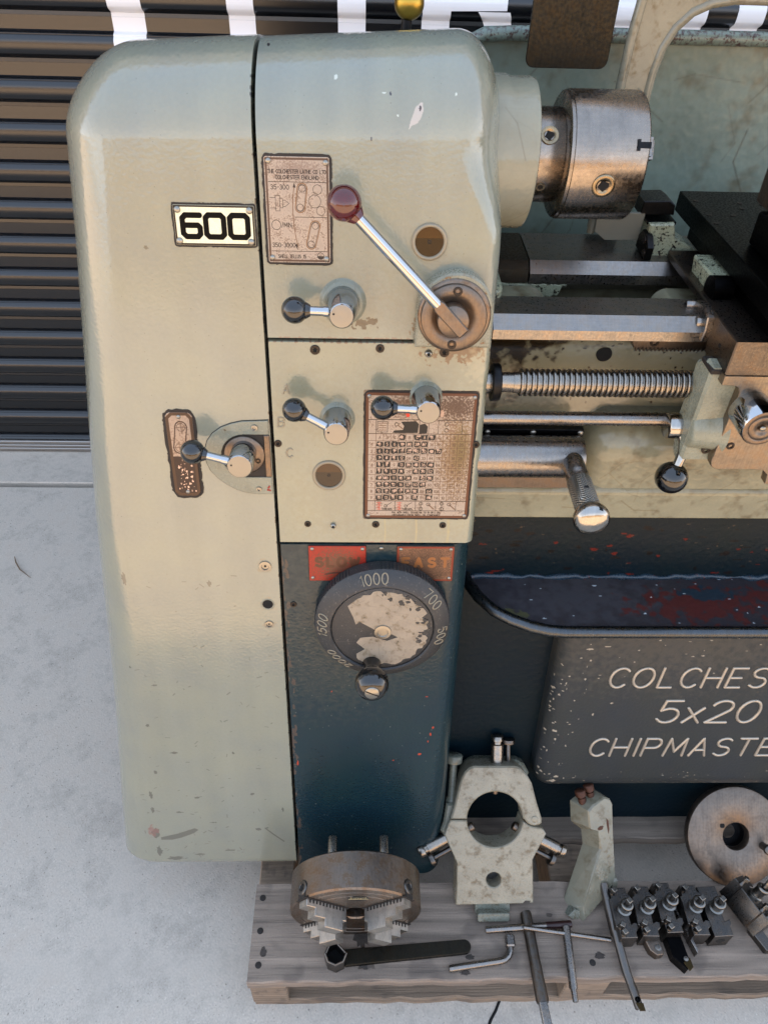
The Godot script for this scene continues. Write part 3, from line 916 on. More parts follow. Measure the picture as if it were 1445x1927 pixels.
	painted("gearbox_paint", Rect2(-0.11, -0.42, 0.27, 0.29), 432, 464, cream * Color(1.0, 1.0, 0.97), 31, func(im, r, w, h):
		stain_or_shade(im, r, w, h, 0.10, -0.152, 0.045, 0.022, 17, Color(0.34, 0.24, 0.15), 0.9, 0.08)
		stain_or_shade(im, r, w, h, 0.125, -0.17, 0.02, 0.03, 18, Color(0.6, 0.58, 0.48), 0.5, 0.3)
		for q in [[-0.05, -0.22, 0.06, 0.05], [0.06, -0.19, 0.07, 0.05], [-0.04, -0.34, 0.06, 0.07], [0.06, -0.385, 0.08, 0.03]]: stain_or_shade(im, r, w, h, q[0], q[1], q[2], q[3], int(q[0] * 500), Color(0.43, 0.4, 0.31), 0.22, 0.5)
		rng.seed = 18
		for k in 40: chip(im, r, w, h, rng.randf_range(0.0, 0.06), -0.4, rng.randf_range(0.001, 0.009), rng.randf_range(0.0005, 0.0035), k, Color(0.5, 0.43, 0.37))
		for k in 60: chip(im, r, w, h, -0.1003, -0.4 + k * 0.0044, rng.randf_range(0.0003, 0.0014), rng.randf_range(0.001, 0.004), k + 90, Color(0.3, 0.27, 0.24))
		for k in 30: chip(im, r, w, h, -0.1 + k * 0.0075, -0.1475, rng.randf_range(0.001, 0.004), rng.randf_range(0.0004, 0.0014), k + 190, Color(0.4, 0.35, 0.3))
		for q in [[0.066, 4], [0.105, 5], [0.028, 3]]:
			var p := at_px(r, w, h, q[0], -0.365)
			stroke(im, [p, p + Vector2(2, 30), p + Vector2(1, 62)], q[1], Color(0.55, 0.52, 0.38, 0.5))
		for q in [[0.0040, -0.2022, 0.1265, -0.3630]]:
			var a := at_px(r, w, h, q[0], q[1])
			var b := at_px(r, w, h, q[2], q[3])
			stroke(im, [a, Vector2(b.x, a.y), b, Vector2(a.x, b.y), a], 7, Color(0.17, 0.14, 0.12))
		, 0.28)
	painted("plinth_paint", Rect2(-0.11, -1.08, 0.27, 0.70), 324, 840, Color(0.085, 0.162, 0.188), 41, func(im, r, w, h):
		rng.seed = 21
		for k in 80: chip(im, r, w, h, -0.1 + 0.004 * pow(rng.randf(), 3) * 2.0, -0.42 - rng.randf() * 0.62, rng.randf_range(0.0006, 0.004), rng.randf_range(0.002, 0.009), k, Color(0.27, 0.235, 0.21))
		stain_or_shade(im, r, w, h, -0.02, -0.5, 0.14, 0.16, 5, Color(0.27, 0.27, 0.25), 0.45, 0.5)
		stain_or_shade(im, r, w, h, -0.05, -0.62, 0.12, 0.1, 6, Color(0.27, 0.25, 0.22), 0.35, 0.5)
		for q in [[-0.093, -0.795, 1.5, 6], [0.106, -0.721, 2, 3], [0.103, -0.735, 1.6, 4], [0.1, -0.75, 1.2, 2.5], [0.089, -0.777, 3, 3], [-0.04, -0.65, 1.2, 2], [0.094, -0.66, 2, 1.2], [0.05, -0.79, 1.5, 1.5]]: chip(im, r, w, h, q[0], q[1], q[2] * 0.001, q[3] * 0.001, int(q[1] * -999), Color(0.62, 0.22, 0.13))
		for k in 90: chip(im, r, w, h, rng.randf_range(-0.1, 0.13), rng.randf_range(-1.05, -0.42), 0.0007, 0.0009, k + 200, Color(0.4, 0.4, 0.37))
		, 0.32, 0.5)
	painted("blue_paint", Rect2(0.10, -1.07, 1.06, 0.67), 760, 480, Color(0.022, 0.088, 0.115), 43, func(im, r, w, h):
		rng.seed = 5
		for k in 190:                                     # flaking down to primer and bare iron above the tray
			var t := -0.535 + pow(rng.randf(), 2.2) * 0.10
			var x := 0.14 + rng.randf() * 0.75
			chip(im, r, w, h, x, t, rng.randf_range(0.001, 0.009), rng.randf_range(0.0008, 0.004), k, [Color(0.33, 0.09, 0.07), Color(0.06, 0.05, 0.055), Color(0.03, 0.03, 0.035)][k % 3])
		for q in [[0.20, -0.532, 0.05, 0.008], [0.28, -0.530, 0.06, 0.007], [0.36, -0.533, 0.05, 0.006]]: chip(im, r, w, h, q[0], q[1], q[2], q[3], int(q[0] * 100), Color(0.04, 0.035, 0.04))
		for q in [[0.34, -0.531, 0.04, 0.003], [0.42, -0.528, 0.03, 0.003]]: chip(im, r, w, h, q[0], q[1], q[2], q[3], int(q[0] * 100), Color(0.36, 0.10, 0.08))
		for k in 60: chip(im, r, w, h, 0.14 + rng.randf() * 0.75, rng.randf_range(-0.5, -0.42), rng.randf_range(0.0005, 0.003), rng.randf_range(0.0005, 0.0016), k + 400, Color(0.28, 0.22, 0.18))
		, 0.45, 0.0)
	painted("panel_paint", Rect2(0.28, -0.94, 0.54, 0.44), 640, 520, Color(0.185, 0.20, 0.205), 47, func(im, r, w, h):
		rng.seed = 6
		stain_or_shade(im, r, w, h, 0.45, -0.6, 0.3, 0.12, 8, Color(0.30, 0.285, 0.26), 0.6, 0.5)
		var pale := Color(0.60, 0.57, 0.51)
		for k in 90: chip(im, r, w, h, 0.29 + rng.randf() * 0.5, -0.585 - pow(rng.randf(), 3) * 0.1, rng.randf_range(0.0005, 0.0035), rng.randf_range(0.0004, 0.0014), k, pale)
		for k in 60: chip(im, r, w, h, 0.293 + pow(rng.randf(), 2.5) * 0.05, rng.randf_range(-0.91, -0.63), rng.randf_range(0.0004, 0.0022), rng.randf_range(0.0005, 0.003), k + 200, pale)
		for k in 80: chip(im, r, w, h, 0.30 + rng.randf() * 0.48, -0.922 + pow(rng.randf(), 2) * 0.04, rng.randf_range(0.0005, 0.003), rng.randf_range(0.0004, 0.0012), k + 400, pale)
		for q in [[0.335, -0.62, 0.007, 0.002], [0.36, -0.615, 0.005, 0.0012], [0.318, -0.905, 0.006, 0.005], [0.322, -0.893, 0.005, 0.003], [0.36, -0.752, 0.002, 0.003], [0.385, -0.728, 0.003, 0.002], [0.306, -0.79, 0.004, 0.003]]: chip(im, r, w, h, q[0], q[1], q[2], q[3], int(q[0] * 999), pale)
		, 0.4, 0.2)
	painted("tray_paint", Rect2(0.13, -0.25, 1.03, 0.20), 760, 160, Color(0.19, 0.18, 0.195), 49, func(im, r, w, h):
		stain_or_shade(im, r, w, h, 0.3, -0.17, 0.16, 0.07, 3, Color(0.27, 0.27, 0.29), 0.5, 0.4)
		stain_or_shade(im, r, w, h, 0.47, -0.185, 0.12, 0.045, 5, Color(0.33, 0.12, 0.10), 0.7, 0.14)
		stain_or_shade(im, r, w, h, 0.64, -0.17, 0.12, 0.06, 6, Color(0.33, 0.12, 0.10), 0.7, 0.14)
		stain_or_shade(im, r, w, h, 0.49, -0.165, 0.05, 0.02, 7, Color(0.12, 0.18, 0.22), 0.9, 0.06)
		stain_or_shade(im, r, w, h, 0.2, -0.20, 0.03, 0.02, 9, Color(0.33, 0.33, 0.2), 0.7, 0.1)
		rng.seed = 4
		for k in 26: chip(im, r, w, h, 0.16 + rng.randf() * 0.4, rng.randf_range(-0.22, -0.13), 0.0022 * rng.randf() + 0.0008, 0.0012, k, Color(0.7, 0.74, 0.76))
		, 0.5, 0.0)
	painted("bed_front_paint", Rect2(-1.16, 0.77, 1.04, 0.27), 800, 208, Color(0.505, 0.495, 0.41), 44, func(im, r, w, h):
		stain_or_shade(im, r, w, h, -0.145, 1.0, 0.085, 0.06, 4, Color(0.13, 0.10, 0.055), 0.95, 0.25)
		stain_or_shade(im, r, w, h, -0.17, 1.015, 0.12, 0.03, 6, Color(0.15, 0.11, 0.06), 0.9, 0.3)
		stain_or_shade(im, r, w, h, -0.15, 0.94, 0.05, 0.03, 14, Color(0.2, 0.16, 0.1), 0.7, 0.3)
		stain_or_shade(im, r, w, h, -0.35, 1.02, 0.3, 0.014, 8, Color(0.2, 0.16, 0.09), 0.7, 0.35)  # shade under the overhanging way, painted in as a dark strip along the top
		rng.seed = 61
		for k in 130: chip(im, r, w, h, -0.14 - pow(rng.randf(), 1.5) * 0.35, 1.02 - rng.randf() * 0.1, rng.randf_range(0.0006, 0.002), rng.randf_range(0.0006, 0.0018), k, Color(0.16, 0.12, 0.07))
		for q in [[-0.30, 1.003, 4], [-0.33, 0.998, 4], [-0.26, 0.995, 3]]: chip(im, r, w, h, q[0], q[1], q[2] * 0.001, 0.0012, int(q[1] * 3000), Color(0.12, 0.1, 0.07))
		, 0.24, 0.8)
	enamel("cream_paint", Color(0.48, 0.49, 0.436), 51, 3.0, Color(0.3, 0.25, 0.18), 0.2, 0.24, 0.15)
	enamel("weld_paint", Color(0.12, 0.19, 0.24), 58, 6.0, Color(0.3, 0.09, 0.07), 0.3, 0.3, 0.2)
	enamel("chipped_cream", Color(0.56, 0.58, 0.49), 53, 9.0, Color(0.08, 0.07, 0.06), 0.36, 0.3, 0.3)
	enamel("green_paint", Color(0.43, 0.44, 0.395), 54, 5.0, Color(0.4, 0.36, 0.28), 0.2, 0.3, 0.5)
	enamel("steady_paint", Color(0.545, 0.525, 0.46), 55, 5.0, Color(0.40, 0.34, 0.24), 0.2, 0.34, 0.6)
	enamel("splash_paint", Color(0.44, 0.495, 0.455), 57, 1.6, Color(0.23, 0.2, 0.15), 0.12, 0.4, 0.4)
	enamel("dial_iron", Color(0.16, 0.165, 0.17), 65, 14.0, Color(0.42, 0.4, 0.37), 0.28, 0.5, 0.2)
	enamel("flaked_face", Color(0.54, 0.50, 0.44), 67, 7.0, Color(0.24, 0.23, 0.2), 0.22, 0.45, 0.5)
	steel("ground_steel", Color(0.58, 0.565, 0.55), 101, 0.3, 0.3, 4.0)
	steel("way_steel", Color(0.6, 0.58, 0.56), 103, 0.36, 0.2, 7.0)
	steel("dark_steel", Color(0.17, 0.17, 0.175), 105, 0.4, 0.15, 7.0)
	steel("black_steel", Color(0.07, 0.07, 0.075), 107, 0.42, 0.05, 7.0)
	steel("worn_steel", Color(0.50, 0.455, 0.415), 109, 0.42, 0.4, 7.0)
	steel("rusty_steel", Color(0.52, 0.475, 0.435), 111, 0.40, 0.6, 6.0)
	steel("screw_steel", Color(0.62, 0.6, 0.57), 113, 0.3, 0.3, 10.0)
	steel("tool_steel", Color(0.42, 0.41, 0.40), 115, 0.36, 0.3, 9.0)
	steel("plate_steel", Color(0.22, 0.21, 0.185), 117, 0.5, 0.3, 5.0)
	mat("chrome", Color(0.66, 0.67, 0.68), 0.10, 1.0)
	mat("turned_end", Color(0.52, 0.52, 0.51), 0.36, 1.0)
	mat("black_knob", Color(0.02, 0.02, 0.022), 0.12)
	mat("red_knob", Color(0.26, 0.02, 0.025), 0.12)
	for k in ["black_knob", "red_knob"]:
		M[k].clearcoat_enabled = true; M[k].clearcoat = 0.6; M[k].clearcoat_roughness = 0.05
	mat("brass", Color(0.66, 0.54, 0.24), 0.3, 1.0)
	mat("screw_black", Color(0.2, 0.175, 0.155), 0.42, 0.7)
	mat("hole", Color(0.012, 0.012, 0.012), 0.9)
	mat("grime", Color(0.11, 0.085, 0.065), 0.7)
	mat("zinc", Color(0.56, 0.55, 0.52), 0.3, 0.9)
	mat("amber", Color(0.22, 0.13, 0.035), 0.06)
	mat("oil", Color(0.1, 0.055, 0.02), 0.05)
	mat("white_paint", Color(0.86, 0.86, 0.87), 0.3)
	var dp := mat("door_paint", Color(0.02, 0.026, 0.042), 0.26)
	dp.metallic_specular = 0.6
	mat("letter_metal", Color(0.66, 0.63, 0.58), 0.38, 0.55)
	mat("insert_gold", Color(0.24, 0.2, 0.13), 0.35, 1.0)
	mat("red_handle", Color(0.16, 0.06, 0.05), 0.4)
	mat("aluminium", Color(0.6, 0.58, 0.56), 0.4, 0.8)
	mat("yard_wall", Color(0.62, 0.56, 0.47), 0.8)
	mat("wall_render", Color(0.6, 0.58, 0.54), 0.8)
	# weathered pallet boards, the grain along the board
	for k in 3:
		var w := 1024
		var h := 256
		var g1 := stretched(w, h, 28, 1, 201 + k * 7, 0.05, 4)
		var g2 := stretched(w, h, 40, 1, 203 + k * 7, 0.34, 2)
		var bl := noise(w, h, 205 + k * 7, 0.012, 3)
		var f := noise(w, h, 207 + k * 7, 0.4, 2)
		var base: Color = [Color(0.56, 0.50, 0.445), Color(0.49, 0.44, 0.39), Color(0.55, 0.475, 0.40)][k]
		var hb := PackedByteArray()
		hb.resize(w * h)
		var im := picture(w, h, func(i):
			var a := g1[i] / 255.0
			var line: float = sm(0.64, 0.80, g2[i] / 255.0) * sm(0.3, 0.6, bl[i] / 255.0)
			var q := 0.72 + 0.5 * a * 0.7 + 0.12 * (f[i] / 255.0 - 0.5) - 0.14 * line
			var c := Color(base.r * q, base.g * q, base.b * q)
			return c.lerp(Color(0.27, 0.24, 0.22), 0.35 * sm(0.62, 0.86, bl[i] / 255.0)))
		for i in w * h: hb[i] = clampi(int(200 - sm(0.62, 0.72, g2[i] / 255.0) * 60 + (g1[i] / 255.0 - 0.5) * 60 + (f[i] - 128) * 0.2), 0, 255)
		var m := mat("wood_%d" % k, Color.WHITE, 0.82)
		m.albedo_texture = tex(im)
		m.normal_enabled = true; m.normal_texture = bumps(hb, w, h, 4.0); m.normal_scale = 0.3
	# concrete
	var cw := 800
	var s1 := noise(cw, cw, 301, 0.35, 2)
	var s2 := noise(cw, cw, 303, 0.01, 5)
	var s3 := noise(cw, cw, 305, 0.05, 4)
	var s4 := noise(cw, cw, 307, 0.16, 2)
	var ci := picture(cw, cw, func(i):
		var k := 0.90 + 0.14 * (s2[i] / 255.0 - 0.5) + 0.10 * (s3[i] / 255.0 - 0.5) + 0.22 * (s1[i] / 255.0 - 0.5)
		var c := Color(0.80 * k, 0.762 * k, 0.71 * k)
		if s4[i] > 218: c = c.lerp(Color(0.36, 0.34, 0.32), 0.55)
		elif s4[i] < 34: c = c.lerp(Color(0.9, 0.88, 0.84), 0.4)
		return c.lerp(Color(0.58, 0.53, 0.48), 0.32 * sm(0.50, 0.85, s2[i] / 255.0 * 0.6 + s3[i] / 255.0 * 0.4)))
	var cm := mat("concrete", Color.WHITE, 0.85)
	cm.albedo_texture = tex(ci)
	cm.normal_enabled = true
	cm.normal_texture = bumps(s1, cw, cw, 2.0); cm.normal_scale = 0.22
	make_plates()


func struct_(called: String, mb: MB, m: Material) -> MeshInstance3D:
	var o := put(called, mb, m, self)
	o.set_meta("kind", "structure")
	return o

func make_setting() -> void:
	var g := MB.new()
	g.box_uv = true
	g.uvr = Rect2(0, 0, 0.95, 0.95)
	g.quad(Vector3(-60, -0.03, -60), Vector3(60, -0.03, -60), Vector3(60, -0.03, 60), Vector3(-60, -0.03, 60), Vector3.UP)
	struct_("ground", g, M["concrete"])
	for s in [[-0.835, 40.0], [-1.6, -0.855]]:
		g = MB.new()
		g.box_uv = true
		g.uvr = Rect2(0, 0, 0.95, 0.95)
		g.box(Vector3(0, -0.013, (s[0] + s[1]) / 2), Vector3(80, 0.026, s[1] - s[0]), 0.003)
		struct_("concrete_slab", g, M["concrete"])
	g = MB.new()
	g.prism(poly([0.232, -0.470, 0.236, -0.486, 0.228, -0.500, 0.219, -0.512, 0.204, -0.540, 0.200, -0.538, 0.214, -0.511, 0.224, -0.498, 0.231, -0.486]), 0.0, 0.0006)
	var ck := put("concrete_crack", g, M["hole"], self)
	ck.transform = Transform3D(Basis(Vector3.RIGHT, -PI / 2), Vector3(0, 0.0002, 0))
	ck.set_meta("kind", "structure")
	# the building's wall round its door
	var w := thing("building_wall", "plain pale wall of the building that holds the roller door", "wall", Transform3D(Basis.IDENTITY, Vector3(0, 0, -1.25)))
	for q in [[-7.0, -3.05, 0.0, 3.9], [3.05, 9.0, 0.0, 3.9], [-3.05, 3.05, 2.62, 3.9]]:
		g = MB.new()
		g.box(Vector3((q[0] + q[1]) / 2, (q[2] + q[3]) / 2, 0), Vector3(q[1] - q[0], q[3] - q[2], 0.3), 0.004)
		put("wall_panel", g, M["wall_render"], w)
	# across the yard, in the sun: a long low building that the bright paint and steel mirror
	var far_ := thing("yard_building", "long low pale building across the yard in the sun", "building", Transform3D(Basis.IDENTITY, Vector3(0, 0, 17)))
	g = MB.new()
	g.box(Vector3(0, 1.6, 0.15), Vector3(44, 3.2, 0.3), 0.01)
	put("wall", g, M["yard_wall"], far_)
	g = MB.new()
	g.box(Vector3(0, 3.28, 0.1), Vector3(44.4, 0.16, 0.6), 0.02)
	put("roof_edge", g, M["yard_wall"], far_)
	# the door: one corrugation after another, each a slat
	var d := thing("roller_door", "black corrugated roller door with big white painted letters", "roller door", Transform3D(Basis.IDENTITY, Vector3(0, 0, -1.03)))
	var pitch := 0.0885
	var prof := [[0.0, 0.0], [0.026, 0.0], [0.0305, 0.0105], [0.032, 0.0118], [0.0335, 0.0116], [0.039, 0.0180], [0.044, 0.0200], [0.052, 0.0206], [0.060, 0.0200], [0.068, 0.0178], [0.0725, 0.013], [0.078, 0.002], [0.081, -0.002], [pitch, -0.001]]
	var top := 1.142 + pitch * 17
	var rows := 30
	for k in rows:
		g = MB.new()
		slat(g, prof, top - k * pitch, [[-3.0, 3.0]], 0.0, 0.004)
		var o := put("slat", g, M["door_paint"], d)
		if k == 29: pass
	g = MB.new()
	for q in [[0.004, 0.014], [0.016, 0.026], [0.028, 0.04]]: g.box(Vector3(0, (q[0] + q[1]) / 2 + 0.002, 0.014), Vector3(6.0, q[1] - q[0], 0.03), 0.002)
	g.box(Vector3(0, 0.022, 0.008), Vector3(6.0, 0.04, 0.03), 0.001)
	put("bottom_rail", g, M["aluminium"], d)
	# painted letters that follow the corrugations
	var fn := [
		func(y): return [[-0.537, -0.467]],
		func(y): return [[-0.289, -0.233]],
		func(y): return [[-0.057, 0.002]],
		func(y):
			var o := [[0.122, 0.182]]
			if y > 1.172: o = [[0.122, 0.300]]
			var bx := 0.318 - 1.3 * pow(maxf(0.0, y - 1.13), 1.5)
			var ix := 0.262 - 3.2 * pow(maxf(0.0, y - 1.125), 1.6)
			if y <= 1.172: o.append([maxf(0.19, ix), bx])
			return o,
		func(y): return [[0.515, 0.572]],
		func(y): return [[0.662, 0.728]],
		func(y): return [[0.792, 0.852]]]
	for f in fn:
		g = MB.new()
		for k in range(14, 20): slat(g, prof, top - k * pitch, f, 0.0012, 0.0, true)
		put("painted_letter", g, M["white_paint"], d)

func slat(g: MB, prof: Array, y0: float, spans, off: float, thick: float, fine := false) -> void:
	var pts := []
	for k in prof.size() - 1:
		var n := 3 if fine else 1
		for i in n: pts.append([lerpf(prof[k][0], prof[k + 1][0], float(i) / n), lerpf(prof[k][1], prof[k + 1][1], float(i) / n)])
	pts.append(prof[-1])
	var nr := []
	for k in pts.size() - 1: nr.append(Vector3(0, pts[k + 1][1] - pts[k][1], pts[k + 1][0] - pts[k][0]).normalized())
	for k in pts.size() - 1:
		var ya: float = y0 - pts[k][0]
		var yb: float = y0 - pts[k + 1][0]
		var n0: Vector3 = (nr[maxi(0, k - 1)] + nr[k]).normalized() if nr[maxi(0, k - 1)].dot(nr[k]) > 0.75 else nr[k]
		var n1: Vector3 = (nr[mini(nr.size() - 1, k + 1)] + nr[k]).normalized() if nr[mini(nr.size() - 1, k + 1)].dot(nr[k]) > 0.75 else nr[k]
		var za: float = pts[k][1] + off
		var zb: float = pts[k + 1][1] + off
		var sa = spans if spans is Array else spans.call(ya)
		var sb = spans if spans is Array else spans.call(yb)
		for i in mini(sa.size(), sb.size()):
			g.squad(Vector3(sa[i][0], ya, za), Vector3(sa[i][1], ya, za), Vector3(sb[i][1], yb, zb), Vector3(sb[i][0], yb, zb), n0, n0, n1, n1)
			if thick > 0.0: g.squad(Vector3(sa[i][0], ya, za - thick), Vector3(sa[i][1], ya, za - thick), Vector3(sb[i][1], yb, zb - thick), Vector3(sb[i][0], yb, zb - thick), -n0, -n0, -n1, -n1)


func screw(called: String, parent: Node, at: Transform3D, r: float, kind := 0) -> Node3D:
	# 0 socket cap screw, 1 bright cross-head screw, 2 countersunk with a cup washer, 3 oil nipple
	var o: MeshInstance3D
	var g := MB.new()
	if kind == 0:
		g.lathe([Vector2(0.45 * r, -0.0005), Vector2(0.5 * r, 0.0014), Vector2(0.9 * r, 0.0014), Vector2(r, 0.0009), Vector2(r, -0.001)].map(func(p): return p), 24, 0.9)
		o = put(called, g, M["screw_black"], parent, at)
		var h := MB.new()
		h.prism(circle(Vector2.ZERO, r * 0.46, 6), -0.002, 0.0004)
		if parent == lathe: put("socket", h, M["hole"], o)
	elif kind == 1:
		g.lathe([Vector2(0, 0), Vector2(r, 0), Vector2(r, r * 0.25), Vector2(r * 0.75, r * 0.55), Vector2(0, r * 0.66)], 20, 0.3)
		o = put(called, g, M["zinc"], parent, at)
		if r > 0.0028:
			var h := MB.new()
			h.box(Vector3(0, 0, r * 0.6), Vector3(r * 1.1, r * 0.28, r * 0.3), 0.0); h.box(Vector3(0, 0, r * 0.601), Vector3(r * 0.28, r * 1.1, r * 0.3), 0.0)
			if parent == lathe: put("recess", h, M["hole"], o)
	elif kind == 2:
		g.lathe([Vector2(0, 0.0004), Vector2(0.55 * r, 0.0004), Vector2(0.62 * r, 0.0018), Vector2(0.95 * r, 0.0016), Vector2(r, 0.0)], 28, 0.5)
		o = put(called, g, M["zinc"], parent, at)
		var h := MB.new()
		h.prism(circle(Vector2.ZERO, r * 0.2, 6), -0.001, 0.0009)
		if parent == lathe: put("socket", h, M["hole"], o)
	else:
		g.lathe([Vector2(0, 0), Vector2(r, 0), Vector2(r, 0.001), Vector2(0.82 * r, 0.004), Vector2(0.45 * r, 0.0045), Vector2(0.42 * r, 0.003), Vector2(0, 0.003)], 20, 0.4)
		o = put(called, g, M["zinc"], parent, at)
		var h := MB.new()
		h.prism(circle(Vector2.ZERO, r * 0.42, 12), 0.001, 0.0035)
		if parent == lathe: put("bore", h, M["hole"], o)
	return o

func plate(called: String, at: Transform3D, w: float, h: float, m: Material, screws: Array, sr := 0.0026, rc := 0.002, dirt := 0.0022) -> Node3D:
	var o := group_part(called, lathe, at)
	var g := MB.new()
	g.uvr = Rect2(-w / 2, -h / 2, w, h)
	g.prism(rrect(-w / 2, -h / 2, w / 2, h / 2, rc), 0.0, 0.0016, 0.0003)
	put("plate", g, m, o)
	g = MB.new()
	rng.seed = int(w * 10000)
	var ed := PackedVector2Array()                                # the rim of old paint and dirt that the plate sits in
	for q in rrect(-w / 2 - dirt, -h / 2 - dirt, w / 2 + dirt, h / 2 + dirt, rc + dirt, 3): ed.push_back(q)
	var fine := PackedVector2Array()
	for k in ed.size():
		var a := ed[k]
		var b := ed[(k + 1) % ed.size()]
		var n := maxi(1, int(a.distance_to(b) / 0.002))
		for i in n: fine.push_back(a.lerp(b, float(i) / n) + Vector2(rng.randf_range(-1, 1), rng.randf_range(-1, 1)) * dirt * 0.3)
	g.prism(fine, -0.0005, 0.0007)
	put("dirt_rim", g, M["grime"], o)
	for q in screws:
		screw("screw", o, Transform3D(Basis(Vector3(0, 0, 1), q[0] * 37.0), Vector3(q[0], q[1], 0.0015)), sr, 1)
	return o

func lever(called: String, x: float, y: float, base: float, length: float, rb: float, rt: float, bx: float, by: float, bz: float, br: float, boss := 0.0) -> Node3D:
	var o := group_part(called, lathe, on_panel(x, y, 0))
	if boss > 0.0:
		var q := MB.new()
		q.lathe([Vector2(boss + 0.004, -0.001), Vector2(boss + 0.0012, 0.001), Vector2(boss, base * 0.7), Vector2(boss - 0.0025, base), Vector2(0, base)], 40, 0.35)
		put("boss", q, M["cream_paint"], o)
	var g := MB.new()
	g.lathe([Vector2(0, base - 0.001), Vector2(rb, base - 0.001), Vector2(rb, base + 0.002), Vector2(lerpf(rb, rt, 0.95), length - 0.0018), Vector2(rt - 0.0012, length - 0.0002)], 40, 0.7)
	put("hub", g, M["chrome"], o)
	g = MB.new()
	g.lathe([Vector2(rt - 0.0012, length - 0.0002), Vector2(rt - 0.0026, length), Vector2(0, length - 0.0004)], 36, 0.5)
	put("hub_end", g, M["turned_end"], o)
	g = MB.new()
	g.lathe([Vector2(0.0011, length + 0.0001), Vector2(0, length + 0.0002)], 12)
	put("pin_hole", g, M["hole"], o, Transform3D(Basis.IDENTITY, Vector3(-rt * 0.62, 0.002, 0)))
	var end := Vector3(bx - x, by - y, bz)
	var dir := Vector3(end.x, end.y, 0).normalized()
	g = MB.new()
	var a := Vector3(dir.x * rt * 0.6, dir.y * rt * 0.6, minf(bz, length - 0.0075))
	g.tube([a, a.lerp(end, 0.25), a.lerp(end, 0.3), a.lerp(end, 0.85)], [0.0052, 0.0052, 0.0046, 0.0046], 18)
	put("arm", g, M["chrome"], o)
	g = MB.new()
	g.ball(end, br, 40, 24)
	g.tube([end - (end - a).normalized() * (br + 0.0022), end - (end - a).normalized() * br * 0.8], [0.0056, 0.0085], 20)
	put("knob", g, M["black_knob"], o)
	return o

func raised(s: String, h: float, wd: float, space: float, wide: float, m: Material, parent: Node, at: Transform3D, called := "raised_letter", slant := 0.0) -> void:
	var t := text_strokes(s, h, space, wide)
	for l in t.letters:
		var g := MB.new()
		for st in l[1]:
			var p := []
			for q in st: p.append(Vector3(q.x + q.y * slant, q.y, 0.0))
			var run := [p[0]]
			for k in range(1, p.size()):
				run.append(p[k])
				if k == p.size() - 1 or (p[k] - p[k - 1]).normalized().dot((p[k + 1] - p[k]).normalized()) < 0.6:
					g.tube(run, wd * 0.5, 8)
					g.ball(p[k], wd * 0.5, 8, 5)
					run = [p[k]]
			g.ball(p[0], wd * 0.5, 8, 5)
		put(called, g, m, parent, at)

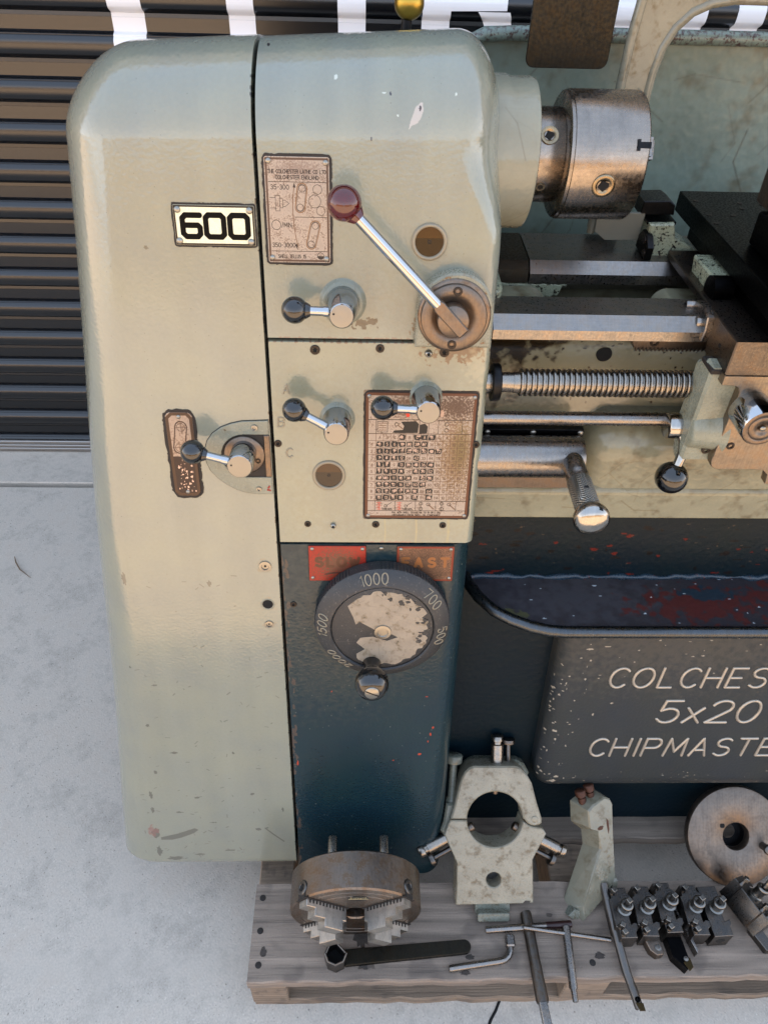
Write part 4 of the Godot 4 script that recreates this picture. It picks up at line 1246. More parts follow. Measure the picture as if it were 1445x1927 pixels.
func make_lathe() -> void:
	lathe = thing("metal_lathe", "pale green and navy metalworking lathe with levers, feed charts and a three-jaw chuck", "lathe", Transform3D(Basis.IDENTITY, Vector3(0.1, 0.13, 0.12)))
	var L := lathe
	var tt := tan(TILT)
	# --- gear cover
	var g := MB.new()
	g.uvr = Rect2(-0.40, -1.08, 0.30, 1.24)
	g.cube_map(func(p: Vector3) -> Vector3:
		var tp := sm(0.05, 0.5, p.y)
		var bt := sm(0.1, 0.5, -p.y)
		var rl := Vector3(lerpf(0.042, 0.078, tp), 0.03, 0.004)
		var rh := Vector3(0.0014, 0.092, lerpf(lerpf(0.06, 0.10, tp), 0.03, bt))
		var q := rbox(p, Vector3(-0.3035, -1.052, -0.36), Vector3(-0.1021, 0.1395, 0.0), rl, rh)
		var w := clampf((-0.1021 - q.x) / 0.2, 0, 1)
		q.y += 0.055 * (q.x - 0.08) * sm(0.0, 0.12, q.y)
		q.x += 0.083 * q.y * w
		q.y -= q.z * tt * sm(-0.7, -1.0, q.y)
		return q, 10, 8)
	put("gear_cover", g, M["cover_paint"], L, on_panel(0, 0))
	# --- headstock
	g = MB.new()
	g.uvr = Rect2(-0.11, -0.16, 0.27, 0.32)
	g.cube_map(func(p: Vector3) -> Vector3:
		var tp := sm(0.0, 0.5, p.y)
		var rl := Vector3(0.0012, 0.0014, 0.004)
		var rh := Vector3(lerpf(0.015, 0.05, tp), 0.092, lerpf(0.016, 0.10, tp))
		var q := rbox(p, Vector3(-0.1005, -0.1445, -0.34), Vector3(0.139, 0.138, 0.0), rl, rh)
		q.y += 0.055 * (q.x - 0.08) * sm(0.0, 0.12, q.y)
		return q, 12, 8)
	put("headstock", g, M["headstock_paint"], L, on_panel(0, 0))
	# --- feed gearbox
	g = MB.new()
	g.uvr = Rect2(-0.11, -0.42, 0.27, 0.29)
	g.cube_map(func(p: Vector3) -> Vector3:
		return rbox(p, Vector3(-0.1003, -0.4008, -0.25), Vector3(0.1385, -0.1462, 0.0004), Vector3(0.0012, 0.0016, 0.002), Vector3(0.012, 0.0014, 0.012)), 6, 5)
	put("feed_gearbox", g, M["gearbox_paint"], L, on_panel(0, 0))
	# --- plinth under it
	g = MB.new()
	g.uvr = Rect2(-0.11, -1.08, 0.27, 0.70)
	g.cube_map(func(p: Vector3) -> Vector3:
		var q := rbox(p, Vector3(-0.1003, -1.069, -0.33), Vector3(0.1375, -0.4026, -0.0012), Vector3(0.0012, 0.0016, 0.002), Vector3(0.03, 0.0014, 0.032))
		q.y -= q.z * tt * sm(-0.7, -1.0, q.y)
		return q, 6, 7)
	put("plinth", g, M["plinth_paint"], L, on_panel(0, 0))
	# the dark core that the joints between the castings open on
	g = MB.new()
	g.box(Vector3(-0.08, -0.47, -0.2), Vector3(0.06, 1.0, 0.36), 0.002)
	put("inner_frame", g, M["grime"], L, on_panel(0, 0))
	# --- navy base behind, its raised name panel, the chip tray
	g = MB.new()
	g.uvr = Rect2(0.10, -1.07, 1.06, 0.67)
	g.prism(poly([0.10, -1.06, 1.15, -1.06, 1.15, -0.414, 0.10, -0.414]), -0.30, -0.097)
	put("base_wall", g, M["blue_paint"], L, on_panel(0, 0))
	g = MB.new()
	g.uvr = Rect2(0.28, -0.94, 0.54, 0.44)
	g.cube_map(func(p: Vector3) -> Vector3:
		var q := rbox(p, Vector3(0.2915, -0.928, -0.10), Vector3(0.80, -0.546, -0.056), Vector3(0.03, 0.034, 0.003), Vector3(0.03, 0.01, 0.022))
		q.x += 0.018 * clampf(-(q.y + 0.6) / 0.32, 0, 1) * (-1.0 if q.x < 0.5 else 1.0) * (0.0 if absf(q.x - 0.545) < 0.2 else 1.0) * 0.2
		return q, 4, 6)
	var np := put("name_panel", g, M["panel_paint"], L, on_panel(0, 0))
	raised("COLCHESTER", 0.0385, 0.0046, 1.75, 1.0, M["letter_metal"], np, Transform3D(Basis.IDENTITY, Vector3(0.372, -0.6945, -0.0557)), "raised_letter", 0.12)
	raised("5X20", 0.046, 0.0050, 1.5, 1.08, M["letter_metal"], np, Transform3D(Basis.IDENTITY, Vector3(0.458, -0.7685, -0.0557)), "raised_letter", 0.14)
	raised("CHIPMASTER", 0.0385, 0.0046, 1.75, 1.0, M["letter_metal"], np, Transform3D(Basis.IDENTITY, Vector3(0.366, -0.8435, -0.0557)), "raised_letter", 0.12)
	var tray := group_part("chip_tray", L, in_lathe(Vector3(0, 0.652, 0)))
	var rim := [Vector2(0.139, 0.098), Vector2(0.143, 0.112), Vector2(0.150, 0.145), Vector2(0.163, 0.175), Vector2(0.182, 0.200), Vector2(0.204, 0.216), Vector2(0.229, 0.228), Vector2(0.25, 0.234), Vector2(0.272, 0.2365), Vector2(1.15, 0.2365)]
	var floor_ := PackedVector2Array()
	for q in rim: floor_.push_back(Vector2(q.x, -q.y))
	floor_.push_back(Vector2(1.15, -0.06)); floor_.push_back(Vector2(0.139, -0.06))
	g = MB.new()
	g.uvr = Rect2(0.13, -0.25, 1.03, 0.20)
	g.prism(floor_, -0.006, -0.002)
	put("tray_floor", g, M["tray_paint"], tray, Transform3D(Basis(Vector3.RIGHT, -PI / 2), Vector3.ZERO))
	g = MB.new()
	var rp := []
	for q in rim: rp.append(Vector3(q.x, 0.001, q.y))
	g.tube(rp, 0.0082, 16)
	put("rolled_rim", g, M["rim_metal"], tray)
	g = MB.new()
	rng.seed = 31
	var wp := []
	var wr := []
	for k in 90:
		wp.append(Vector3(0.142 + k * 0.011, rng.randf_range(-0.0025, 0.001), 0.1330 + rng.randf_range(-0.002, 0.002))); wr.append(rng.randf_range(0.0028, 0.0062))
	g.tube(wp, wr, 8)
	put("weld_bead", g, M["weld_paint"], tray)
	make_panel_fittings()
	make_bed()
	make_carriage()
	make_spindle()

func make_panel_fittings() -> void:
	var L := lathe
	var g := MB.new()
	plate("speed_plate", on_panel(-0.0630, -0.0176, 0.0), 0.0612, 0.0962, M["speed_plate"], [[-0.0264, 0.0443], [0.0272, 0.0433], [-0.0268, -0.0435], [0.0265, -0.0442]], 0.0026)
	plate("number_plate", on_panel(-0.1444, -0.0320, 0.0), 0.0775, 0.0370, M["number_plate"], [[-0.0345, 0.0143], [0.0345, 0.0143], [-0.0353, -0.0146], [0.0345, -0.0148]], 0.0032, 0.0008, 0.0018)
	plate("feed_chart", on_panel(0.0655, -0.2828, 0.0), 0.1228, 0.1602, M["feed_chart"], [[-0.0577, 0.0759], [0.0586, 0.0754], [-0.0575, -0.077], [0.0581, -0.0768]], 0.0024, 0.003)
	plate("slow_plate", on_panel(-0.0297, -0.4313, -0.001), 0.0708, 0.0522, M["slow_plate"], [[-0.031, 0.0222], [0.0312, 0.0222], [-0.031, -0.0215], [0.0312, -0.0215]], 0.0024, 0.001, 0.0006)
	plate("fast_plate", on_panel(0.0800, -0.4313, -0.001), 0.0710, 0.0522, M["fast_plate"], [[-0.031, 0.0222], [0.0312, 0.0222], [-0.031, -0.0215], [0.0312, -0.0215]], 0.0024, 0.001, 0.0006)
	var cp := on_panel(-0.2033, -0.2815, 0.0)
	plate("cover_plate", cp * Transform3D(Basis(Vector3(0, 0, 1), -0.0), Vector3.ZERO), 0.0300, 0.1060, M["cover_plate"], [[0.0, 0.0475], [0.0, -0.0475]], 0.0024, 0.007, 0.003)
	# U-shaped closing plate round the cover's lever
	var up := group_part("lever_surround", L, on_panel(0, 0, 0.0))
	var o := poly([-0.1045, -0.2375, -0.1338, -0.2387, -0.1460, -0.2415, -0.1573, -0.2460, -0.1680, -0.2540, -0.1744, -0.2630, -0.1776, -0.2720, -0.1786, -0.2820, -0.1775, -0.2910, -0.1740, -0.3010, -0.1662, -0.3110, -0.1559, -0.3195, -0.1450, -0.3260, -0.1342, -0.3300, -0.1220, -0.3310, -0.1045, -0.3310])
	var inner := PackedVector2Array([Vector2(-0.1045, -0.3090), Vector2(-0.1330, -0.3090)])
	for q in circle(Vector2(-0.1330, -0.2818), 0.0272, 14, -PI / 2, -PI * 1.5): inner.push_back(q)
	inner.push_back(Vector2(-0.1045, -0.2546))
	var whole := o.duplicate()
	whole.append_array(inner)
	g = MB.new(); g.prism(whole, -0.002, 0.0022, 0.0005)
	put("plate", g, M["cream_paint"], up)
	var big := PackedVector2Array()
	for q in o: big.push_back(q + (q - Vector2(-0.1045, -0.284)).normalized() * 0.0008)
	g = MB.new(); g.prism(big, -0.002, 0.0006)
	put("recess", g, M["grime"], up)
	g = MB.new(); g.lathe([Vector2(0, 0), Vector2(0.0232, 0), Vector2(0.0232, 0.002), Vector2(0.022, 0.003), Vector2(0.0, 0.003)], 40, 0.4)
	put("flange", g, M["worn_steel"], up, Transform3D(Basis.IDENTITY, Vector3(-0.1338, -0.2800, 0.0005)))
	g = MB.new(); g.box(Vector3(-0.1075, -0.282, 0.001), Vector3(0.007, 0.053, 0.003), 0.0008)
	put("guide", g, M["worn_steel"], up)
	screw("screw", up, Transform3D(Basis.IDENTITY, Vector3(-0.1201, -0.2458, 0.0022)), 0.0036, 2)
	screw("screw", up, Transform3D(Basis.IDENTITY, Vector3(-0.1199, -0.3242, 0.0022)), 0.003, 2)
	for q in [[-0.1185, -0.287], [-0.1500, -0.287]]: screw("flange_screw", up, Transform3D(Basis.IDENTITY, Vector3(q[0], q[1], 0.0032)), 0.0032, 0)
	g = MB.new()
	for q in [[-0.1085, -0.3225, 0.0016], [-0.1095, -0.3255, 0.0018], [-0.1072, -0.3262, 0.0014], [-0.1075, -0.3205, 0.0013]]: g.prism(blot(Vector2(q[0], q[1]), q[2], q[2], int(q[0] * -9999), 10), 0.0018, 0.0025)
	put("red_mark", g, M["red_mark"], up)
	# levers
	lever("change_lever", -0.0205, -0.1046, 0.006, 0.052, 0.0178, 0.0124, -0.0668, -0.1030, 0.038, 0.0133, 0.0215)
	lever("change_lever", -0.0276, -0.2348, 0.006, 0.042, 0.0164, 0.0133, -0.0718, -0.2105, 0.034, 0.0129, 0.0178)
	lever("change_lever", 0.0700, -0.2088, 0.006, 0.042, 0.0164, 0.0129, 0.0219, -0.2063, 0.036, 0.0131, 0.0172)
	lever("change_lever", -0.1338, -0.2760, 0.0033, 0.040, 0.0145, 0.0142, -0.1840, -0.2604, 0.035, 0.0133)
	# the speed change lever with its red ball
	var lv := group_part("speed_lever", L, on_panel(0.0895, -0.1110, 0))
	g = MB.new()
	var bo := circle(Vector2(0.0045, 0.0035), 0.0385, 26, 0.0, PI)
	bo.push_back(Vector2(-0.036, -0.0335)); bo.push_back(Vector2(0.043, -0.0335))
	g.prism(bo, -0.002, 0.022, 0.002)
	put("boss", g, M["boss_paint"], lv)
	g = MB.new(); g.lathe([Vector2(0.0372, 0.021), Vector2(0.0372, 0.0225), Vector2(0.0352, 0.0235), Vector2(0.0, 0.0235)], 48, 0.4)
	put("backing_ring", g, M["rusty_steel"], lv, Transform3D(Basis.IDENTITY, Vector3(0.003, 0.0, 0)))
	g = MB.new(); g.lathe([Vector2(0.0335, 0.0235), Vector2(0.0335, 0.0285), Vector2(0.0322, 0.0298), Vector2(0.0182, 0.0298), Vector2(0.0175, 0.0285), Vector2(0.0, 0.0285)], 48, 0.4)
	put("flange", g, M["worn_steel"], lv, Transform3D(Basis.IDENTITY, Vector3(0.002, -0.0005, 0)))
	for q in [[0.004, 0.0265], [0.0015, -0.0275]]: screw("flange_screw", lv, Transform3D(Basis.IDENTITY, Vector3(q[0], q[1], 0.0298)), 0.0046, 0)
	g = MB.new(); g.lathe([Vector2(0.0158, 0.028), Vector2(0.0158, 0.0435), Vector2(0.0148, 0.0448), Vector2(0.0, 0.0448)], 40, 0.4)
	put("hub", g, M["worn_steel"], lv)
	var e := Vector3(-0.0172 - 0.0895, -0.0012 + 0.1110, 0.0565)
	var d2 := Vector3(e.x, e.y, 0).normalized()
	var ang := atan2(d2.y, d2.x)
	g = MB.new()
	g.xf = Transform3D(Basis(Vector3(0, 0, 1), ang), Vector3(0, 0, 0.0455))
	g.prism(poly([-0.0150, -0.006, 0.022, -0.0062, 0.0275, -0.0040, 0.0275, 0.0040, 0.022, 0.0062, -0.0150, 0.006]), -0.004, 0.0048, 0.0009)
	put("lever_root", g, M["worn_steel"], lv)
	g = MB.new()
	var s0 := d2 * 0.024 + Vector3(0, 0, 0.046)
	g.tube([s0, s0.lerp(e, 0.02), s0.lerp(e, 0.9)], [0.0052, 0.0058, 0.0054], 24)
	put("arm", g, M["chrome"], lv)
	g = MB.new()
	g.ball(e, 0.0158, 48, 28)
	g.tube([e - (e - s0).normalized() * 0.0185, e - (e - s0).normalized() * 0.0125], [0.0064, 0.0100], 24)
	put("knob", g, M["red_knob"], lv)
	# sight glasses
	for q in [[0.0655, -0.0440, 0.0152], [-0.0381, -0.3062, 0.0166]]:
		var sg := group_part("sight_glass", L, on_panel(q[0], q[1], 0))
		g = MB.new(); g.lathe([Vector2(q[2] + 0.0030, -0.001), Vector2(q[2] + 0.0026, 0.0016), Vector2(q[2] + 0.0012, 0.0030), Vector2(q[2] - 0.0006, 0.0026), Vector2(q[2] - 0.0012, 0.0004)], 40, 0.2)
		put("bezel", g, M["aged_rim"], sg)
		for half in 2:
			g = MB.new(); g.prism(circle(Vector2.ZERO, q[2] - 0.0008, 18, PI * half + (0.25 if half == 0 else -0.25), PI * (half + 1) + (-0.25 if half == 0 else 0.25)), -0.001, 0.0006)
			put(["window_air", "window_oil"][half], g, M[["amber", "oil"][half]], sg)
		g = MB.new(); g.lathe([Vector2(0.0011, 0.0007), Vector2(0.0015, 0.0010), Vector2(0.0019, 0.0007)], 20, 0.5)
		put("level_mark", g, M["grime"], sg)
	# screws
	for q in [[-0.0504, -0.1556, 0.0053], [0.0186, -0.1532, 0.0046], [0.0872, -0.1569, 0.0050], [-0.0951, -0.2659, 0.0043], [0.1300, -0.2650, 0.0044], [-0.0648, -0.3730, 0.0040], [0.0173, -0.3731, 0.0045], [0.0987, -0.3737, 0.0041]]:
		screw("socket_screw", L, on_panel(q[0], q[1], 0.0004), q[2], 0)
	screw("socket_screw", L, on_panel(-0.0871, -0.4963, -0.0012), 0.0042, 0)
	for q in [[0.0704, -0.1580, 0.0042], [-0.0341, -0.3746, 0.0034]]: screw("oil_nipple", L, on_panel(q[0], q[1], 0), q[2], 3)
	screw("bright_screw", L, on_panel(0.0248, -0.4091, -0.0012), 0.0026, 1)
	screw("cover_screw", L, on_panel(-0.1198, -0.4357, 0), 0.0078, 2)
	screw("cover_screw", L, on_panel(-0.1201, -0.5283, 0), 0.0056, 2)
	g = MB.new(); g.lathe([Vector2(0.0068, -0.001), Vector2(0.0075, 0.0005), Vector2(0.0085, 0.0005), Vector2(0.009, -0.001)], 32, 0.3)
	var kh := put("key_hole", g, M["cream_paint"], L, on_panel(-0.1200, -0.4957, 0))
	g = MB.new(); g.prism(circle(Vector2.ZERO, 0.0068, 24), -0.002, 0.0003)
	put("bore", g, M["hole"], kh)
	# raised letters A, B, C beside the gearbox lever
	for q in [["A", -0.0865, -0.2055, 0.0105], ["B", -0.0940, -0.2450, 0.0110], ["C", -0.0862, -0.2830, 0.0110]]:
		raised(q[0], q[3], 0.0019, 1.0, 0.9, M["aged_rim"], L, on_panel(q[1], q[2], 0.0004), "cast_letter", 0.08)
	# speed dial
	var dl := group_part("speed_dial", L, on_panel(0.0276, -0.5120, 0))
	g = MB.new()
	g.lathe([Vector2(0.083, -0.001), Vector2(0.0862, 0.002), Vector2(0.0862, 0.0195), Vector2(0.0845, 0.0215), Vector2(0.0690, 0.0315), Vector2(0.0672, 0.0318), Vector2(0.0655, 0.0300), Vector2(0.0655, 0.026)], 72, 0.85)
	put("rim", g, M["dial_iron"], dl)
	g = MB.new()
	for k in 120:
		var a := TAU * k / 120
		if k % 40 > 31: continue
		g.box(Vector3(cos(a) * 0.0863, sin(a) * 0.0863, 0.011), Vector3(0.0016, 0.0016, 0.015), 0.0004)
	var kn := put("knurling", g, M["dial_iron"], dl)
	kn.set_meta("kind", "stuff")
	g = MB.new(); g.lathe([Vector2(0.0648, 0.024), Vector2(0.0648, 0.0292), Vector2(0.0640, 0.0298), Vector2(0.0, 0.0298)], 64, 0.4)
	put("face", g, M["dial_iron"], dl)
	# what is left of the painted film on the face, a torn sheet
	g = MB.new()
	var film := PackedVector2Array()
	rng.seed = 77
	for k in 60:
		var a := -2.25 + (2.35 + 2.05) * k / 59.0
		var r := 0.0615 * rng.randf_range(0.93, 1.0) - (0.006 * rng.randf() if rng.randf() < 0.3 else 0.0)
		film.push_back(Vector2(cos(a), sin(a)) * r)
	for q in [[-0.044, 0.037], [-0.037, 0.019], [-0.034, 0.008], [-0.029, 0.012], [-0.012, 0.001], [-0.004, -0.010], [0.012, -0.008], [0.02, -0.013], [0.006, -0.019], [-0.012, -0.012], [-0.028, -0.014], [-0.033, -0.022], [-0.022, -0.033]]: film.push_back(Vector2(q[0], q[1]))
	g.prism(film, 0.0290, 0.0303)
	put("torn_film", g, M["flaked_face"], dl)
	rng.seed = 78
	g = MB.new()
	for k in 24:
		var a := rng.randf_range(-0.5, 1.7)
		var r := 0.058 * rng.randf_range(0.78, 1.02)
		g.prism(blot(Vector2(cos(a), sin(a)) * r, rng.randf_range(0.001, 0.0045), rng.randf_range(0.001, 0.004), k + 700, 12), 0.0295, 0.0306 + 0.00001 * k)
	put("flaked_spots", g, M["dial_iron"], dl)
	screw("centre_screw", dl, Transform3D(Basis.IDENTITY, Vector3(0.0004, -0.004, 0.0303)), 0.0112, 2)
	for q in [["1000", 99.0], ["700", 36.0], ["500", -10.0], ["1500", 178.0], ["2000", 224.0]]:
		var t := text_strokes(q[0], 0.0125, 1.5, 0.85)
		for l in t.letters:
			g = MB.new()
			for st in l[1]:
				var pts := []
				for p in st:
					var a: float = deg_to_rad(q[1]) - (p.x - t.width / 2) / 0.0755
					var r: float = 0.0712 + p.y * 0.92
					pts.append(Vector3(cos(a) * r, sin(a) * r, 0.0302 - (r - 0.0712) * 0.64))
				g.tube(pts, 0.0009, 6)
			put("numeral", g, M["aged_rim"], dl)
	var hd := group_part("dial_handle", dl, Transform3D(Basis.IDENTITY, Vector3(-0.0130, -0.0585, 0.029)))
	# (a sub-part with its shapes in one mesh each)
	dl.remove_child(hd); hd.free()
	var hb := Transform3D(Basis.IDENTITY, Vector3(-0.0130, -0.0580, 0.029))
	g = MB.new(); g.lathe([Vector2(0.0, 0.0), Vector2(0.0125, 0.0), Vector2(0.0125, 0.004), Vector2(0.0108, 0.012), Vector2(0.0120, 0.019), Vector2(0.0185, 0.026), Vector2(0.0218, 0.034), Vector2(0.0214, 0.043), Vector2(0.0175, 0.0505), Vector2(0.0115, 0.0545), Vector2(0.0095, 0.0545), Vector2(0, 0.054)], 48, 0.5)
	put("handle", g, M["black_knob"], dl, hb)
	g = MB.new(); g.lathe([Vector2(0.0092, 0.052), Vector2(0.0092, 0.0556), Vector2(0.0084, 0.0562), Vector2(0, 0.0564)], 32, 0.4)
	put("handle_screw", g, M["zinc"], dl, hb)
	g = MB.new(); g.xf = Transform3D(Basis(Vector3(0, 0, 1), -0.45), Vector3.ZERO); g.box(Vector3(0, 0, 0.0563), Vector3(0.0178, 0.0014, 0.0008), 0.0)
	put("screw_slot", g, M["hole"], dl, hb)
	# brass-knobbed lever on top, behind
	var bl := group_part("top_lever", L, in_lathe(Vector3(0.048, 1.2, -0.1)))
	g = MB.new(); g.tube([Vector3(-0.004, 0.03, 0), Vector3(-0.002, 0.09, 0)], 0.0058, 16)
	put("arm", g, M["dark_steel"], bl)
	g = MB.new(); g.ball(Vector3(0, 0.1025, 0), 0.0163, 40, 24)
	put("knob", g, M["brass"], bl)

func make_bed() -> void:
	var L := lathe
	var bed := group_part("bed", L, in_lathe(Vector3.ZERO))
	var X := Basis(Vector3(0, 0, 1), Vector3(0, 1, 0), Vector3(-1, 0, 0))     # a profile in (z, y) drawn out along x; local z runs to -x
	# cream casting: the front face below the way, hollowed, with a foot
	var g := MB.new()
	var pf := [0.06, 1.02, 0.108, 1.024, 0.098, 1.012, 0.092, 0.995, 0.09, 0.97, 0.091, 0.94, 0.096, 0.91, 0.104, 0.885, 0.114, 0.86, 0.124, 0.835, 0.134, 0.815, 0.14, 0.80, 0.1385, 0.785, 0.13, 0.7765, 0.0, 0.7765, 0.0, 0.86, 0.06, 0.88]
	g.box_uv = true
	g.uvr = Rect2(-1.16, 0.77, 1.04, 0.27)
	g.prism(poly(pf), -1.15, -0.139)
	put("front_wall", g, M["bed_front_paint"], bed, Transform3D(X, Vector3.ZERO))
	g = MB.new()
	g.prism(poly([-0.11, 1.02, -0.062, 1.02, -0.062, 0.86, 0.002, 0.86, 0.002, 0.7765, -0.11, 0.7765]), -1.15, -0.139)
	put("rear_wall", g, M["bed_paint"], bed, Transform3D(X, Vector3.ZERO))
	for q in [[0.14, 0.228, 1.034], [0.350, 0.52, 1.034]]:
		g = MB.new()
		g.cube_map(func(p): return rbox(p, Vector3(q[0], 0.84, 0.003), Vector3(q[1], q[2], 0.079), Vector3(0.02, 0.004, 0.01), Vector3(0.03, 0.03, 0.03)), 2, 4)
		put("cross_rib", g, M["bed_paint"], bed)
	# ways
	g = MB.new()
	g.prism(poly([0.080, 1.022, 0.080, 1.0530, 0.1225, 1.0530, 0.1370, 1.0412, 0.1370, 1.0300, 0.112, 1.0235]), -1.15, -0.141)
	put("front_way", g, M["way_steel"], bed, Transform3D(X, Vector3.ZERO))
	g = MB.new()
	g.prism(poly([-0.105, 1.02, -0.105, 1.0535, -0.0205, 1.0530, -0.008, 1.0405, -0.008, 1.0280, -0.03, 1.012]), -1.15, -0.205)
	put("rear_way", g, M["way_steel"], bed, Transform3D(X, Vector3.ZERO))
	g = MB.new()
	g.prism(poly([-0.105, 1.02, -0.105, 1.0533, -0.022, 1.0525, -0.012, 1.044, -0.010, 1.028, -0.03, 1.012]), -0.2035, -0.139)
	put("way_end", g, M["oily_steel"], bed, Transform3D(X, Vector3.ZERO))
	g = MB.new()
	rng.seed = 3
	var lo := []
	var hi := []
	for k in 24:
		hi.append(Vector2(0.142 + k * 0.0048, 1.0275 + rng.randf_range(-0.001, 0.001))); lo.append(Vector2(0.142 + k * 0.0048, 1.012 + rng.randf_range(-0.002, 0.003) + (0.012 if k > 21 else 0.0)))
	lo.reverse()
	g.prism(PackedVector2Array(hi + lo), -0.02, -0.0065, 0.0006)
	put("paint_ledge", g, M["chipped_cream"], bed)
	g = MB.new()
	g.cube_map(func(p): return rbox(p, Vector3(0.128, 0.98, 0.02), Vector3(0.158, 1.064, 0.085), Vector3(0.004, 0.004, 0.004), Vector3(0.008, 0.006, 0.02)), 2, 4)
	put("end_block", g, M["chipped_cream"], bed)
	g = MB.new(); g.lathe([Vector2(0.0, 0.0), Vector2(0.0062, 0.0), Vector2(0.0062, 0.0006), Vector2(0, 0.0006)], 20, 0.3)
	put("screw_hole", g, M["hole"], bed, Transform3D(along_y(), Vector3(0.147, 1.064, 0.055)))
	# bulge of the casting on the right, and the ledge below
	g = MB.new()
	g.cube_map(func(p): return rbox(p, Vector3(0.272, 0.782, 0.06), Vector3(1.15, 0.918, 0.1475), Vector3(0.035, 0.02, 0.01), Vector3(0.01, 0.05, 0.045)), 4, 7)
	put("front_bulge", g, M["bed_paint"], bed)
	g = MB.new()
	g.cube_map(func(p): return rbox(p, Vector3(0.139, 0.7775, 0.06), Vector3(1.15, 0.834, 0.152), Vector3(0.004, 0.006, 0.01), Vector3(0.004, 0.014, 0.02)), 4, 5)
	put("bed_foot", g, M["bed_paint"], bed)
	g = MB.new(); g.prism(circle(Vector2(0.284, 0.988), 0.0092, 28), 0.08, 0.0935)
	put("drain_hole", g, M["hole"], bed)
	# rack under the front way
	g = MB.new()
	var teeth := [0.72, 1.0225, 0.3035, 1.0225, 0.3085, 1.008]
	for k in 90:
		var x := 0.3105 + k * 0.0045
		teeth.append_array([x, 1.0085, x + 0.0012, 1.0035, x + 0.0026, 1.0035, x + 0.0036, 1.0085])
	teeth.append_array([0.72, 1.0085])
	g.prism(poly(teeth), 0.085, 0.1125, 0.0004)
	var rk := put("rack", g, M["worn_steel"], bed)
	screw("rack_screw", bed, Transform3D(Basis.IDENTITY, Vector3(0.331, 1.0155, 0.1125)), 0.0052, 0)
	# lead screw, feed shaft
	var ls := group_part("lead_screw", L, in_lathe(Vector3(0, 0.984, 0.150), along_x()))
	g = MB.new()
	var pr := [Vector2(0, 0.168), Vector2(0.0118, 0.168)]
	for k in 42:
		var z := 0.1745 + k * 0.0060
		pr.append_array([Vector2(0.0122, z), Vector2(0.0152, z + 0.0008), Vector2(0.0156, z + 0.0014), Vector2(0.0156, z + 0.0030), Vector2(0.0152, z + 0.0036), Vector2(0.0122, z + 0.0044)])
	pr.append_array([Vector2(0.0122, 0.43), Vector2(0, 0.43)])
	g.lathe(pr, 28, 0.75)
	put("thread", g, M["screw_steel"], ls)
	g = MB.new(); g.lathe([Vector2(0, 0.135), Vector2(0.0125, 0.135), Vector2(0.0125, 0.150), Vector2(0.0112, 0.153), Vector2(0.0112, 0.172), Vector2(0.0, 0.172)], 28, 0.5)
	put("journal", g, M["screw_steel"], ls)
	g = MB.new(); g.lathe([Vector2(0, 0.1435), Vector2(0.0205, 0.1435), Vector2(0.0212, 0.1445), Vector2(0.0212, 0.1515), Vector2(0.0200, 0.153), Vector2(0, 0.153)], 32, 0.4)
	put("collar", g, M["dark_steel"], ls)
	g = MB.new(); g.lathe([Vector2(0, 0.13), Vector2(0.0081, 0.13), Vector2(0.0081, 0.50), Vector2(0, 0.50)], 28, 0.5)
	put("feed_shaft", g, M["ground_steel"], L, in_lathe(Vector3(0, 0.936, 0.150), along_x()))
	# stop shaft with its handle
	var ss := group_part("stop_shaft", L, in_lathe(Vector3.ZERO))
	g = MB.new(); g.lathe([Vector2(0, 0.13), Vector2(0.0255, 0.13), Vector2(0.0255, 0.258), Vector2(0.0235, 0.2625), Vector2(0, 0.2625)], 44, 0.5)
	put("barrel", g, M["ground_steel"], ss, Transform3D(along_x(), Vector3(0, 0.886, 0.158)))
	g = MB.new(); g.box(Vector3(0.195, 0.849, 0.150), Vector3(0.122, 0.020, 0.022), 0.001)
	put("slide_bar", g, M["worn_steel"], ss)
	g = MB.new(); g.box(Vector3(0.204, 0.9065, 0.1335), Vector3(0.125, 0.010, 0.010), 0.0008)
	put("indicator_bar", g, M["dark_steel"], ss)
	for k in 7:
		g = MB.new(); g.box(Vector3(0.152 + k * 0.0165, 0.9005, 0.139), Vector3(0.009, 0.0022, 0.002), 0.0003)
		put("notch", g, M["way_steel"], ss)
	for x in [0.150, 0.205, 0.262]: screw("bar_screw", ss, Transform3D(Basis.IDENTITY, Vector3(x, 0.9075, 0.1385)), 0.0036, 1)
	var hx := Transform3D(Basis(Vector3.RIGHT, 0.0), Vector3(0.2475, 0.8925, 0.172))
	g = MB.new(); g.lathe([Vector2(0, 0), Vector2(0.0128, 0.0), Vector2(0.0132, 0.022), Vector2(0.0132, 0.032), Vector2(0.0122, 0.034), Vector2(0.0122, 0.042)], 36, 0.6)
	put("handle_root", g, M["ground_steel"], ss, hx)
	g = MB.new(); g.lathe([Vector2(0.0122, 0.040), Vector2(0.0140, 0.042), Vector2(0.0140, 0.083), Vector2(0.0128, 0.086), Vector2(0.0128, 0.092)], 36, 0.6)
	put("knurled_grip", g, M["knurl"], ss, hx)
	g = MB.new(); g.lathe([Vector2(0.0128, 0.090), Vector2(0.0165, 0.094), Vector2(0.0192, 0.099), Vector2(0.0198, 0.104), Vector2(0.0185, 0.109), Vector2(0.0150, 0.1125), Vector2(0.008, 0.1145), Vector2(0, 0.115)], 44, 0.3)
	put("handle_cap", g, M["chrome_worn"], ss, hx)
	g = MB.new(); g.lathe([Vector2(0, 0.0), Vector2(0.0028, 0.0), Vector2(0.0028, 0.0146), Vector2(0, 0.0146)], 14, 0.3)
	put("set_screw", g, M["hole"], ss, hx * Transform3D(Basis(Vector3.RIGHT, -PI / 2.4), Vector3(0, 0, 0.064)))

